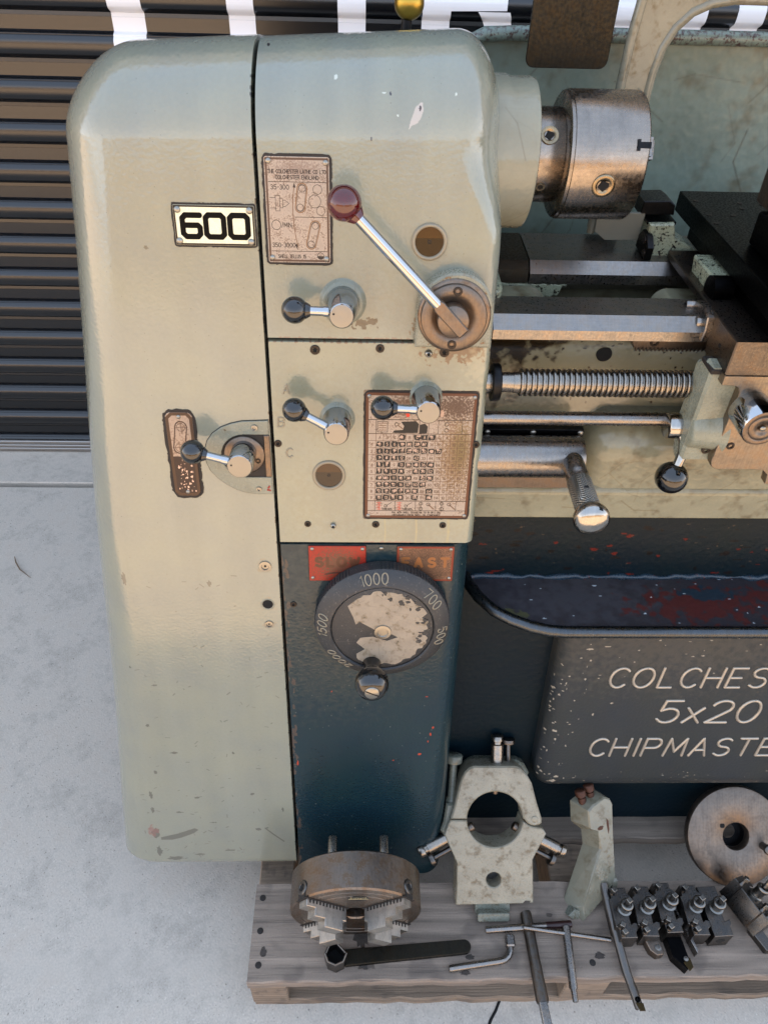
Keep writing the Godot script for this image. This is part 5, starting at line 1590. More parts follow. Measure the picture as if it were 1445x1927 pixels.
func make_spindle() -> void:
	var L := lathe
	var sp := group_part("spindle_nose", L, in_lathe(Vector3(0, 1.18, 0), along_x()))
	var g := MB.new()
	g.lathe([Vector2(0, 0.11), Vector2(0.0775, 0.11), Vector2(0.0772, 0.146), Vector2(0.0750, 0.150), Vector2(0.0752, 0.172), Vector2(0.0735, 0.1765), Vector2(0.0700, 0.178), Vector2(0, 0.178)], 72, 0.7)
	put("collar", g, M["collar_paint"], sp)
	g = MB.new(); g.lathe([Vector2(0, 0.17), Vector2(0.0475, 0.17), Vector2(0.0475, 0.2085), Vector2(0.0440, 0.2110), Vector2(0, 0.2110)], 64, 0.5)
	put("neck", g, M["chuck_steel"], sp)
	var ck := group_part("three_jaw_chuck", L, in_lathe(Vector3(0, 1.18, 0), along_x()))
	g = MB.new(); g.lathe([Vector2(0, 0.2095), Vector2(0.0600, 0.2095), Vector2(0.0630, 0.2115), Vector2(0.0630, 0.2148), Vector2(0.0645, 0.2152), Vector2(0.0645, 0.2895), Vector2(0.0630, 0.2915), Vector2(0.0585, 0.2920), Vector2(0.016, 0.2920), Vector2(0.016, 0.26)], 96, 0.6)
	put("body", g, M["chuck_steel"], ck)
	# pinion sockets: local x is up, local y towards the viewer
	for q in [[0.2500, -0.17, 0.0645, 0.0118, "pinion"], [0.1915, 0.68, 0.0475, 0.0092, "cam_stud"], [0.1885, -0.42, 0.0475, 0.0048, "pin_hole"]]:
		var a: float = q[1]
		var out := Vector3(sin(a), cos(a), 0)
		var fb := Basis(Vector3(0, 0, 1), Vector3(cos(a), -sin(a), 0), out)
		var tf := Transform3D(fb, out * (q[2] - 0.0006) + Vector3(0, 0, q[0]))
		var r: float = q[3]
		g = MB.new(); g.lathe([Vector2(r * 1.04, 0.0004), Vector2(r, 0.0016), Vector2(r * 0.62, 0.0016), Vector2(r * 0.56, 0.0004), Vector2(0, 0.0004)], 36, 0.3)
		put(q[4], g, M["pinion_steel"], ck, tf)
		g = MB.new()
		if q[4] == "pin_hole": g.prism(circle(Vector2.ZERO, r * 0.6, 16), 0.0, 0.0009)
		else:
			g.prism(circle(Vector2.ZERO, r * 0.52, 4, 0.5), 0.0, 0.0012)
		put("square_socket", g, M["hole"], ck, tf)
	for k in 3:
		var a := 1.12 + k * TAU / 3
		var bj := Basis(Vector3(0, 0, 1), a - PI / 2)
		g = MB.new()
		g.prism(poly([-0.009, 0.020, 0.009, 0.020, 0.009, 0.058, -0.009, 0.058]), 0.285, 0.2965, 0.0008)
		g.prism(poly([-0.009, 0.020, 0.009, 0.020, 0.009, 0.040, -0.009, 0.040]), 0.2960, 0.304, 0.0008)
		put("jaw", g, M["ground_steel"], ck, Transform3D(bj, Vector3.ZERO))
		g = MB.new()
		g.box(Vector3(0, 0.0638, 0.2850), Vector3(0.0060, 0.0024, 0.0140), 0.0)
		g.box(Vector3(0, 0.0639, 0.2795), Vector3(0.0110, 0.0024, 0.0030), 0.0)
		put("jaw_slot", g, M["dark_steel"], ck, Transform3D(bj, Vector3.ZERO))
	# splash guard behind, chuck guard flap, swan-neck arm
	var bs := group_part("splash_guard", L, in_lathe(Vector3.ZERO))
	g = MB.new(); g.box(Vector3(0.72, 1.06, -0.226), Vector3(1.16, 0.40, 0.004), 0.001)
	put("sheet", g, M["splash_paint"], bs)
	g = MB.new(); g.tube([Vector3(0.128, 1.2500, -0.215), Vector3(0.15, 1.2575, -0.216), Vector3(0.19, 1.2590, -0.2165), Vector3(1.3, 1.2590, -0.2165)], [0.006, 0.0085, 0.0085, 0.0085], 16)
	put("rolled_edge", g, M["rim_paint"], bs)
	g = MB.new()
	g.prism(rrect(0.182, 1.2445, 0.275, 1.43, 0.009), -0.002, 0.002, 0.0005)
	put("chuck_guard", g, M["plate_steel"], L, in_lathe(Vector3(0, 0, -0.1)))
	var arm := group_part("swan_neck_arm", L, in_lathe(Vector3(0, 0, -0.1)))
	var outer := [Vector2(0.2945, 1.06), Vector2(0.2945, 1.226), Vector2(0.295, 1.27), Vector2(0.299, 1.315), Vector2(0.312, 1.352), Vector2(0.34, 1.38), Vector2(0.38, 1.394), Vector2(0.62, 1.40)]
	var inn := [Vector2(0.62, 1.330), Vector2(0.45, 1.3145), Vector2(0.40, 1.3145), Vector2(0.375, 1.3105), Vector2(0.356, 1.302), Vector2(0.341, 1.287), Vector2(0.332, 1.268), Vector2(0.3275, 1.245), Vector2(0.3265, 1.226), Vector2(0.3265, 1.06)]
	g = MB.new(); g.prism(PackedVector2Array(outer + inn), -0.014, 0.008, 0.002)
	put("web", g, M["arm_paint"], arm)
	for e in [outer, inn]:
		g = MB.new()
		var pp := []
		for q in e: pp.append(Vector3(q.x, q.y, 0.006))
		g.tube(pp, 0.0052, 12)
		put("flange_edge", g, M["arm_paint"], arm)

func make_carriage() -> void:
	var L := lathe
	var ca := group_part("carriage", L, in_lathe(Vector3.ZERO))
	var X := Basis(Vector3(0, 0, 1), Vector3(0, 1, 0), Vector3(-1, 0, 0))
	var g := MB.new()
	# saddle: front limb over the way
	g.prism(poly([-0.03, 1.064, 0.20, 1.0645, 0.20, 1.0265, 0.150, 1.012, 0.1400, 1.0265, 0.1400, 1.0545, -0.03, 1.0545]), -0.9, -0.3765, 0.0012)
	put("saddle", g, M["saddle_steel"], ca, Transform3D(X, Vector3.ZERO))
	# cross slide
	g = MB.new()
	g.prism(poly([-0.108, 1.1095, 0.34, 1.1095, 0.34, 1.085, -0.108, 1.085]), -0.545, -0.402, 0.0012)
	put("cross_slide", g, M["black_steel"], ca, Transform3D(X, Vector3.ZERO))
	g = MB.new()
	g.prism(poly([-0.07, 1.086, 0.34, 1.086, 0.34, 1.064, -0.07, 1.064]), -0.53, -0.412, 0.001)
	put("slide_way", g, M["black_steel"], ca, Transform3D(X, Vector3.ZERO))
	for q in [[0.407, -0.072], [0.460, -0.067], [0.486, -0.063], [0.456, -0.048], [0.407, -0.025], [0.436, -0.024], [0.407, 0.001], [0.455, 0.001]]:
		g = MB.new(); g.lathe([Vector2(0.0, 0.0), Vector2(0.0035, 0.0), Vector2(0.0035, 0.0004), Vector2(0.0028, 0.0006), Vector2(0.0, 0.0001)], 16, 0.3)
		put("tapped_hole", g, M["screw_black"], ca, Transform3D(along_y(), Vector3(q[0] + 0.004, 1.1096, q[1])))
	# tool post and top slide, cut by the picture's edge
	g = MB.new(); g.box(Vector3(0.500, 1.128, 0.125), Vector3(0.150, 0.036, 0.13), 0.002)
	put("top_slide", g, M["black_steel"], ca)
	g = MB.new(); g.box(Vector3(0.495, 1.178, 0.085), Vector3(0.130, 0.062, 0.10), 0.002)
	put("tool_post", g, M["worn_steel"], ca)
	# rear limb, painted, with its wiper and gib plates
	g = MB.new(); g.prism(poly([0.354, 1.0475, 0.408, 1.046, 0.422, 1.056, 0.398, 1.070, 0.386, 1.0745, 0.380, 1.0925, 0.3495, 1.0915, 0.352, 1.07]), -0.075, -0.040, 0.002)
	put("rear_limb", g, M["chipped_cream"], ca)
	g = MB.new(); g.box(Vector3(0.366, 1.0905, -0.064), Vector3(0.036, 0.004, 0.034), 0.0006)
	put("rear_pad", g, M["black_steel"], ca)
	g = MB.new(); g.prism(poly([0.3415, 1.0955, 0.3835, 1.096, 0.3825, 1.108, 0.3745, 1.113, 0.3425, 1.112]), -0.10, -0.060, 0.001)
	put("rear_block", g, M["dark_steel"], ca)
	g = MB.new(); g.prism(poly([0.288, 1.098, 0.2895, 1.074, 0.3045, 1.0635, 0.347, 1.0645, 0.348, 1.098]), -0.064, -0.060, 0.0005)
	put("rear_guard", g, M["grey_sheet"], ca)
	g = MB.new(); g.prism(poly([-0.062, 1.056, -0.022, 1.054, -0.020, 1.07, -0.032, 1.08, -0.05, 1.082, -0.062, 1.07]), -0.354, -0.346, 0.0008)
	put("rear_wiper", g, M["dark_steel"], ca, Transform3D(X, Vector3.ZERO))
	for q in [[-0.028, 1.061], [-0.036, 1.074]]: screw("wiper_screw", ca, Transform3D(Basis(Vector3.UP, -PI / 2), Vector3(0.346, q[1], q[0])), 0.0048, 0)
	g = MB.new(); g.prism(poly([0.022, 1.0805, 0.09, 1.0825, 0.078, 1.060, 0.03, 1.0585]), -0.43, -0.386, 0.002)
	put("web_bracket", g, M["chipped_cream"], ca, Transform3D(X, Vector3.ZERO))
	g = MB.new(); g.lathe([Vector2(0, 0), Vector2(0.0145, 0.0), Vector2(0.0145, 0.022), Vector2(0.010, 0.0225), Vector2(0, 0.0225)], 28, 0.4)
	put("nut_boss", g, M["black_steel"], ca, Transform3D(Basis(Vector3(0, 0, 1), Vector3(0, 1, 0), Vector3(-1, 0, 0)), Vector3(0.405, 1.071, 0.092)))
	# front way wiper
	g = MB.new(); g.prism(poly([0.092, 1.050, 0.100, 1.061, 0.122, 1.0655, 0.139, 1.060, 0.1425, 1.046, 0.1400, 1.032, 0.128, 1.029, 0.124, 1.040, 0.112, 1.050]), -0.3765, -0.3690, 0.0012)
	put("way_wiper", g, M["ground_steel"], ca, Transform3D(X, Vector3.ZERO))
	for q in [[0.098, 1.0545, 0.0052, 0.010], [0.1255, 1.0475, 0.0062, 0.006]]:
		g = MB.new(); g.lathe([Vector2(0, 0), Vector2(q[2], 0), Vector2(q[2], q[3] - 0.0008), Vector2(q[2] * 0.85, q[3]), Vector2(q[2] * 0.45, q[3]), Vector2(q[2] * 0.42, q[3] - 0.003), Vector2(0, q[3] - 0.003)], 24, 0.4)
		put("wiper_bolt", g, M["ground_steel"], ca, Transform3D(Basis(Vector3(0, 0, 1), Vector3(0, 1, 0), Vector3(-1, 0, 0)), Vector3(0.3692, q[1], q[0])))
	for q in [[0.136, 1.058], [0.169, 1.0435]]:
		g = MB.new(); g.lathe([Vector2(0, 0), Vector2(0.0024, 0), Vector2(0.0024, 0.0004), Vector2(0, 0.0004)], 14)
		put("oil_hole", g, M["hole"], ca, Transform3D(Basis(Vector3(0, 0, 1), Vector3(0, 1, 0), Vector3(-1, 0, 0)), Vector3(0.3764, q[1], q[0])))
	# apron
	g = MB.new()
	var ap := poly([0.3765, 1.0262, 0.3765, 1.0150, 0.390, 1.0143, 0.3955, 1.012, 0.3985, 1.006, 0.3972, 0.914, 0.3995, 0.907, 0.406, 0.9032, 0.449, 0.9032, 0.462, 0.9015, 0.469, 0.895, 0.471, 0.882, 0.480, 0.880, 0.9, 0.880, 0.9, 1.0262])
	g.prism(ap, 0.190, 0.2015, 0.0006)
	put("apron_plate", g, M["apron_steel"], ca)
	g = MB.new()
	g.prism(poly([0.150, 1.016, 0.172, 1.030, 0.1895, 1.028, 0.1895, 0.908, 0.176, 0.899, 0.163, 0.905, 0.155, 0.925, 0.150, 0.945]), -0.9, -0.3665, 0.003)
	put("apron_body", g, M["apron_paint"], ca, Transform3D(X, Vector3.ZERO))
	g = MB.new(); g.lathe([Vector2(0.0, 0.355), Vector2(0.0205, 0.355), Vector2(0.0235, 0.359), Vector2(0.0245, 0.372), Vector2(0.026, 0.386), Vector2(0.030, 0.393)], 36, 0.2)
	put("shaft_boss", g, M["apron_paint"], ca, Transform3D(along_x(), Vector3(0.012, 0.944, 0.176)))
	screw("grub_screw", ca, Transform3D(Basis.IDENTITY, Vector3(0.3905, 0.9245, 0.1935)) , 0.0048, 0)
	g = MB.new(); g.box(Vector3(0.372, 1.024, 0.176), Vector3(0.012, 0.006, 0.03), 0.001)
	put("felt_strip", g, M["grime"], ca)
	# dial of the handwheel
	g = MB.new(); g.lathe([Vector2(0.0, 0.2015), Vector2(0.0215, 0.2015), Vector2(0.0215, 0.2375), Vector2(0.0203, 0.2390)], 56, 0.5)
	put("dial_barrel", g, M["chrome"], ca, Transform3D(Basis.IDENTITY, Vector3(0.4155, 0.9865, 0)))
	g = MB.new()
	g.lathe([Vector2(0.0203, 0.2390), Vector2(0.0192, 0.2394), Vector2(0.0150, 0.2394), Vector2(0.0145, 0.2386), Vector2(0.0138, 0.2394), Vector2(0.0075, 0.2394), Vector2(0.0070, 0.2380), Vector2(0, 0.2380)], 56, 0.3)
	put("dial_end", g, M["worn_steel"], ca, Transform3D(Basis.IDENTITY, Vector3(0.4155, 0.9865, 0)))
	screw("dial_screw", ca, Transform3D(Basis.IDENTITY, Vector3(0.4155, 0.9865, 0.2386)), 0.0032, 1)
	screw("apron_screw", ca, Transform3D(Basis.IDENTITY, Vector3(0.4355, 0.9975, 0.2015)), 0.004, 1)
	screw("apron_screw", ca, Transform3D(Basis.IDENTITY, Vector3(0.412, 0.9365, 0.2013)), 0.0046, 0)
	# feed engage lever
	g = MB.new(); g.lathe([Vector2(0, 0.352), Vector2(0.0135, 0.352), Vector2(0.0150, 0.3535), Vector2(0.0150, 0.3795), Vector2(0.0140, 0.381), Vector2(0, 0.381)], 40, 0.4)
	put("lever_clamp", g, M["chrome_worn"], ca, Transform3D(along_x(), Vector3(0, 0.9340, 0.1600)))
	g = MB.new(); g.tube([Vector3(0.370, 0.932, 0.166), Vector3(0.3725, 0.9215, 0.1745), Vector3(0.372, 0.9115, 0.181), Vector3(0.368, 0.900, 0.187), Vector3(0.365, 0.890, 0.190)], [0.0068, 0.0066, 0.0062, 0.0058, 0.0054], 20)
	put("lever_arm", g, M["chrome_worn"], ca)
	g = MB.new(); g.ball(Vector3(0.3640, 0.8815, 0.1905), 0.0190, 44, 26)
	put("lever_knob", g, M["black_knob"], ca)


func lean_frame(p0: Vector3, elev: float, yaw := 0.0) -> Transform3D:
	# a frame whose z looks up at elev degrees and out towards +z turned by yaw, x along the ground, y up the slope
	var e := deg_to_rad(elev)
	var y := deg_to_rad(yaw)
	var n := Vector3(sin(y) * cos(e), sin(e), cos(y) * cos(e))
	var ex := Vector3.UP.cross(n).normalized()
	return Transform3D(Basis(ex, n.cross(ex), n), p0)

func bolt(parent: Node, m: Material, called: String, at: Transform3D, prof: Array, segs := 24) -> void:
	var g := MB.new()
	g.lathe(prof, segs, 0.5)
	put(called, g, m, parent, at)

func aim(from: Vector3, to: Vector3) -> Transform3D:                       # local z from one point to another
	var z := (to - from).normalized()
	var x := (Vector3.UP if absf(z.y) < 0.9 else Vector3.RIGHT).cross(z).normalized()
	return Transform3D(Basis(x, z.cross(x), z), from)

func make_pallet() -> void:
	var p := thing("wooden_pallet", "grey weathered wooden pallet under the machine and its tools", "pallet", Transform3D(Basis.IDENTITY, Vector3(0.45, 0, 0.2)))
	var o := Vector3(-0.45, 0, -0.2)
	var k := 0
	rng.seed = 9
	for q in [[0.347, 0.492], [0.132, 0.274], [-0.06, 0.08], [-0.27, -0.13]]:
		var g := MB.new()
		g.box_uv = true
		g.uvr = Rect2(0.11 * k, 0.37 * k, 1.1, 0.26)
		rough_board(g, Vector3(-0.170, 0.108, q[0]), Vector3(1.25, 0.130, q[1]), 5 + k)
		put("deck_plank", g, M["wood_%d" % [0, 1, 0, 1][k]], p, Transform3D(Basis.IDENTITY, o))
		k += 1
	for q in [[-0.1695, -0.112], [0.328, 0.398], [0.86, 0.93]]:
		var g := MB.new()
		g.box_uv = true
		g.uvr = Rect2(0.2, 0.1 * k, 0.3, 0.12)
		g.box(Vector3((q[0] + q[1]) / 2, 0.065, 0.1), Vector3(q[1] - q[0], 0.0855, 0.778), 0.002)
		put("bearer", g, M["wood_2"], p, Transform3D(Basis.IDENTITY, o))
		k += 1
	for q in [[0.36, 0.486], [-0.1, 0.02]]:
		var g := MB.new()
		g.box_uv = true
		g.uvr = Rect2(0.31 * k, 0.17, 1.1, 0.26)
		rough_board(g, Vector3(-0.168, 0.0, q[0]), Vector3(1.25, 0.022, q[1]), 25 + k)
		put("bottom_board", g, M["wood_2"], p, Transform3D(Basis.IDENTITY, o))
		k += 1
	for q in [[-0.158, 0.369], [-0.157, 0.419], [-0.155, 0.468], [0.352, 0.37], [0.366, 0.47]]:
		bolt(p, M["grime"], "nail", Transform3D(along_y(), o + Vector3(q[0], 0.1292, q[1])), [Vector2(0, 0), Vector2(0.0052, 0), Vector2(0.0050, 0.0011), Vector2(0, 0.0015)], 12)
	# oil that has soaked in
	for q in [[0.005, 0.424, 0.014, 0.030], [0.012, 0.468, 0.016, 0.012], [0.175, 0.46, 0.008, 0.004], [0.165, 0.482, 0.009, 0.004], [0.262, 0.36, 0.012, 0.03], [0.31, 0.40, 0.006, 0.004], [0.38, 0.46, 0.01, 0.006], [-0.148, 0.45, 0.006, 0.008]]:
		var g := MB.new()
		g.prism(blot(Vector2.ZERO, q[2], q[3], int(q[0] * 1000) + 300, 20), 0.0, 0.0005)
		put("oil_stain", g, M["oil_stain"], p, Transform3D(Basis(Vector3.RIGHT, -PI / 2), o + Vector3(q[0], 0.1302, q[1])))

func rough_board(g: MB, lo: Vector3, hi: Vector3, sd: int) -> void:
	# a sawn board with slightly wavy edges
	var f := FastNoiseLite.new()
	f.seed = sd; f.frequency = 6.0; f.fractal_octaves = 3
	var n := 60
	for k in n:
		var q := []
		for e in [k, k + 1]:
			var x := lerpf(lo.x, hi.x, float(e) / n)
			var a := lo.z + 0.002 * f.get_noise_2d(x * 4.0, 10.0)
			var b := hi.z + 0.0035 * f.get_noise_2d(x * 4.0, 20.0)
			var t := hi.y + 0.0012 * f.get_noise_2d(x * 2.0, 30.0)
			q.append([Vector3(x, t, a), Vector3(x, t, b - 0.0022), Vector3(x, t - 0.0022, b), Vector3(x, lo.y + 0.001 * f.get_noise_2d(x * 5.0, 40.0), b), Vector3(x, lo.y, a)])
		for i in 5:
			var j := (i + 1) % 5
			g.quad(q[0][i], q[0][j], q[1][j], q[1][i], [Vector3.UP, Vector3(0, 1, 1), Vector3.BACK, Vector3.DOWN, Vector3.FORWARD][i])
		if k == 0:
			for i in 3: g.flat(q[0][0], q[0][i + 1], q[0][i + 2], Vector3.LEFT)
		if k == n - 1:
			for i in 3: g.flat(q[1][0], q[1][i + 1], q[1][i + 2], Vector3.RIGHT)

func make_tools() -> void:
	make_pallet()
	make_four_jaw()
	make_fixed_steady()
	make_travelling_steady()
	make_face_plate()
	make_holders()
	make_keys()

func make_four_jaw() -> void:
	var base := Vector3(-0.005, 0.13, 0.40)
	var c := thing("four_jaw_chuck", "rust-mottled four-jaw chuck standing on its rim at the left of the pallet", "lathe chuck", Transform3D(Basis(Vector3.RIGHT, 0.04), base))
	var at := Transform3D(Basis.IDENTITY, Vector3(0, 0.0990, -0.030))          # local z is the chuck's axis, the face at 0.056
	var R := 0.0985
	var g := MB.new()
	var pr := [Vector2(0, 0), Vector2(R - 0.004, 0), Vector2(R, 0.003), Vector2(R, 0.0535), Vector2(R - 0.0025, 0.056)]
	for r in [0.084, 0.070]: pr.append_array([Vector2(r + 0.0008, 0.056), Vector2(r + 0.0004, 0.0554), Vector2(r - 0.0004, 0.0554), Vector2(r - 0.0008, 0.056)])
	pr.append_array([Vector2(0.024, 0.056), Vector2(0.022, 0.054), Vector2(0.022, 0.02), Vector2(0, 0.02)])
	g.lathe(pr, 96, 0.75)
	put("body", g, M["rusty_steel"], c, at)
	g = MB.new(); g.lathe([Vector2(0, 0.0202), Vector2(0.0219, 0.0202)], 32)
	put("bore", g, M["hole"], c, at)
	for k in 4:
		var a := deg_to_rad([38.0, 142.0, 218.0, 322.0][k])
		var b := Transform3D(Basis(Vector3(0, 0, 1), a), Vector3.ZERO)
		g = MB.new(); g.box(Vector3(0.060, 0, 0.05605), Vector3(0.078, 0.026, 0.0012), 0.0)
		put("jaw_slot", g, M["grime"], c, at * b)
		g = MB.new()
		g.xf = Transform3D(Basis(Vector3(1, 0, 0), Vector3(0, 0, 1), Vector3(0, -1, 0)), Vector3(0, 0.0, 0.0))
		var jw := poly([0.024, 0.050, 0.0955, 0.050, 0.0955, 0.066, 0.080, 0.066, 0.080, 0.077, 0.062, 0.077, 0.062, 0.088, 0.030, 0.088, 0.030, 0.074, 0.024, 0.074])
		g.prism(jw, -0.0092, 0.0092, 0.0008)
		g.xf = Transform3D.IDENTITY
		for s in [-1.0, 1.0]:
			g.box(Vector3(0.06, s * 0.0098, 0.0525), Vector3(0.068, 0.0014, 0.003), 0.0)
		put("jaw", g, M["jaw_steel"], c, at * b)
		g = MB.new()
		for s in [-1.0, 1.0]:
			for q in 11: g.box(Vector3(0.030 + q * 0.0060, s * 0.0092, 0.0575), Vector3(0.0026, 0.0006, 0.0075), 0.0)
		put("jaw_serrations", g, M["grime"], c, at * b)
		g = MB.new()
		for q in 7: g.box(Vector3(0.0962, 0, 0.052 + q * 0.0), Vector3(0.0016, 0.02, 0.004), 0.0)
		# the screw that drives it
		g = MB.new(); g.lathe([Vector2(0.0105, 0.0), Vector2(0.0105, 0.0016), Vector2(0.0092, 0.0022), Vector2(0.0058, 0.0022), Vector2(0.0052, 0.0008), Vector2(0, 0.0008)], 28, 0.4)
		var out := Transform3D(Basis(Vector3(0, 0, 1), Vector3(0, 1, 0), Vector3(1, 0, 0)) , Vector3(R - 0.0008, 0, 0.040))
		put("jaw_screw", g, M["tool_steel"], c, at * b * out)
		g = MB.new(); g.prism(circle(Vector2.ZERO, 0.0052, 4, 0.7), 0.0, 0.0015)
		put("screw_socket", g, M["hole"], c, at * b * out)
		g = MB.new(); g.box(Vector3(R - 0.0006, 0, 0.047), Vector3(0.002, 0.017, 0.018), 0.0)
		put("rim_slot", g, M["grime"], c, at * b)
	for x in [-0.035, 0.042]:
		bolt(c, M["screw_steel"], "mounting_stud", at * Transform3D(Basis(Vector3.UP, PI), Vector3(x, 0.075, 0.0)), [Vector2(0, -0.002), Vector2(0.0068, -0.002), Vector2(0.0068, 0.026), Vector2(0.0055, 0.028), Vector2(0, 0.028)])
	g = MB.new()
	var ov := PackedVector2Array()
	for k in 28: ov.push_back(Vector2(cos(TAU * k / 28) * 0.0155, sin(TAU * k / 28) * 0.0085))
	g.prism(ov, 0.0555, 0.0566, 0.0002)
	put("maker_badge", g, M["badge_black"], c, at * Transform3D(Basis.IDENTITY, Vector3(0.004, 0.062, 0)))
	g = MB.new()
	g.box(Vector3(0, -0.0012, 0.0567), Vector3(0.029, 0.0022, 0.0004), 0.0)
	put("badge_bar", g, M["pale_print"], c, at * Transform3D(Basis.IDENTITY, Vector3(0.004, 0.062, 0)))
	var tm := TextMesh.new()
	var sf := SystemFont.new()
	sf.font_names = PackedStringArray(["Droid Serif"])
	tm.font = sf; tm.text = "Burnerd"; tm.font_size = 32; tm.pixel_size = 0.00019; tm.depth = 0.0004
	var mi := MeshInstance3D.new()
	mi.name = "badge_lettering"; mi.mesh = tm; mi.material_override = M["pale_print"]
	mi.transform = at * Transform3D(Basis.IDENTITY, Vector3(0.004, 0.0652, 0.0567))
	c.add_child(mi, true)

func finger(parent: Node, a: Vector3, b: Vector3, side: Vector3) -> void:
	# a steady's finger housing from a out to b, with its clamp screw alongside
	var t := aim(a, b)
	var l := a.distance_to(b)
	bolt(parent, M["screw_steel"], "finger", t, [Vector2(0, -0.01), Vector2(0.0102, -0.01), Vector2(0.0102, l * 0.74), Vector2(0.0075, l * 0.76), Vector2(0.0075, l * 0.83), Vector2(0.0098, l * 0.85), Vector2(0.0100, l * 0.97), Vector2(0.0088, l), Vector2(0, l)], 28)
	var s := aim(a + side, b + side)
	bolt(parent, M["tool_steel"], "clamp_screw", s, [Vector2(0, -0.01), Vector2(0.0042, -0.01), Vector2(0.0042, l * 0.78), Vector2(0.0112, l * 0.79), Vector2(0.0116, l * 0.82), Vector2(0.0112, l * 0.90), Vector2(0, l * 0.91)], 24)

func make_fixed_steady() -> void:
	var s := thing("fixed_steady", "grey-painted ring steady with three bright fingers leaning against the navy base", "steady rest", lean_frame(Vector3(0.22, 0.15, 0.39), 40.0))
	var C := Vector2(-0.0010, 0.1390)
	var R := 0.0455
	var up := poly([-0.0730, 0.1402, -0.066, 0.166, -0.060, 0.193, -0.056, 0.206, -0.051, 0.217, -0.045, 0.2232, -0.037, 0.2268, 0.031, 0.2264, 0.039, 0.223, 0.046, 0.2165, 0.053, 0.207, 0.058, 0.198, 0.066, 0.168, 0.0752, 0.139, 0.075, 0.133, 0.070, 0.1292, 0.063, 0.1282, 0.058, 0.1292, 0.052, 0.1325, 0.0470, 0.1385])
	for q in circle(C, R, 26, 0.02, PI - 0.02): up.push_back(q)
	var g := MB.new(); g.prism(up, -0.036, 0.0, 0.0024)
	put("upper_half", g, M["steady_paint"], s)
	g = MB.new()
	var low := poly([-0.0735, 0.1386, -0.079, 0.124, -0.0822, 0.114, -0.080, 0.108, -0.062, 0.068, -0.062, 0.034, -0.0635, -0.001, 0.046, 0.0005, 0.050, 0.0045, 0.057, 0.0045, 0.058, 0.001, 0.0632, 0.002, 0.0612, 0.073, 0.0825, 0.115, 0.079, 0.121, 0.074, 0.1245, 0.068, 0.1258, 0.062, 0.1260, 0.054, 0.1290, 0.0462, 0.1350])
	for q in circle(C, R, 30, -0.11, -PI + 0.03): low.push_back(q)
	g.prism(low, -0.044, -0.0004, 0.0026, [circle(Vector2(-0.002, 0.040), 0.0125, 22)])
	put("lower_half", g, M["steady_paint"], s)
	g = MB.new(); g.prism(poly([-0.053, 0.198, -0.046, 0.214, -0.038, 0.222, -0.028, 0.226, 0.040, 0.2255, 0.052, 0.219, 0.060, 0.204, 0.050, 0.18, -0.04, 0.18]), -0.062, -0.030, 0.003)
	put("top_lug", g, M["green_paint"], s)
	g = MB.new(); g.prism(circle(Vector2(-0.002, 0.040), 0.0122, 20), -0.032, -0.028)
	put("bolt_end", g, M["tool_steel"], s)
	g = MB.new(); g.lathe([Vector2(0, -0.001), Vector2(0.0054, -0.001), Vector2(0.0054, 0.0006), Vector2(0.0044, 0.0012), Vector2(0, 0.0010)], 24, 0.3)
	put("hinge_pin", g, M["steady_paint"], s, Transform3D(Basis.IDENTITY, Vector3(0.0632, 0.140, 0)))
	finger(s, Vector3(0.0042, 0.214, -0.020), Vector3(0.0042, 0.271, -0.020), Vector3(0.0195, -0.003, -0.006))
	finger(s, Vector3(-0.066, 0.106, -0.022), Vector3(-0.121, 0.076, -0.022), Vector3(0.013, -0.0160, -0.002))
	finger(s, Vector3(0.068, 0.101, -0.022), Vector3(0.1185, 0.075, -0.022), Vector3(-0.013, -0.0160, -0.002))
	for q in [[0.002, 0.186, 0.002, 0.174, 0.005], [-0.043, 0.1155, -0.031, 0.1225, 0.0072], [0.042, 0.1155, 0.030, 0.1225, 0.0072]]:
		var a := Vector3(q[0], q[1], -0.02)
		var b := Vector3(q[2], q[3], -0.02)
		bolt(s, M["worn_steel"], "finger_tip", aim(a, b), [Vector2(0, -0.006), Vector2(q[4] * 1.5, -0.006), Vector2(q[4] * 1.5, 0.002), Vector2(q[4], 0.003), Vector2(q[4], 0.010), Vector2(q[4] * 0.8, 0.012), Vector2(0, 0.012)])
	bolt(s, M["green_paint"], "clamp_knob", aim(Vector3(-0.070, 0.145, -0.026), Vector3(-0.0655, 0.236, -0.026)), [Vector2(0, 0), Vector2(0.0090, 0), Vector2(0.0090, 0.020), Vector2(0.0064, 0.0225), Vector2(0.0058, 0.078), Vector2(0.0136, 0.0795), Vector2(0.0142, 0.0815), Vector2(0.0142, 0.0905), Vector2(0.0128, 0.0925), Vector2(0, 0.093)], 28)
	g = MB.new(); g.prism(poly([-0.079, 0.160, -0.060, 0.162, -0.058, 0.10, -0.078, 0.102, -0.088, 0.116, -0.083, 0.132]), -0.044, -0.012, 0.003)
	put("clamp_lug", g, M["green_paint"], s)
	g = MB.new(); g.prism(rrect(-0.031, -0.019, 0.026, 0.004, 0.004), -0.03, -0.006, 0.001)
	put("clamp_plate", g, M["green_paint"], s)
	g = MB.new(); g.prism(rrect(-0.029, -0.0235, 0.0225, -0.010, 0.003), -0.010, 0.009, 0.001)
	put("clamp_shoe", g, M["green_paint"], s)

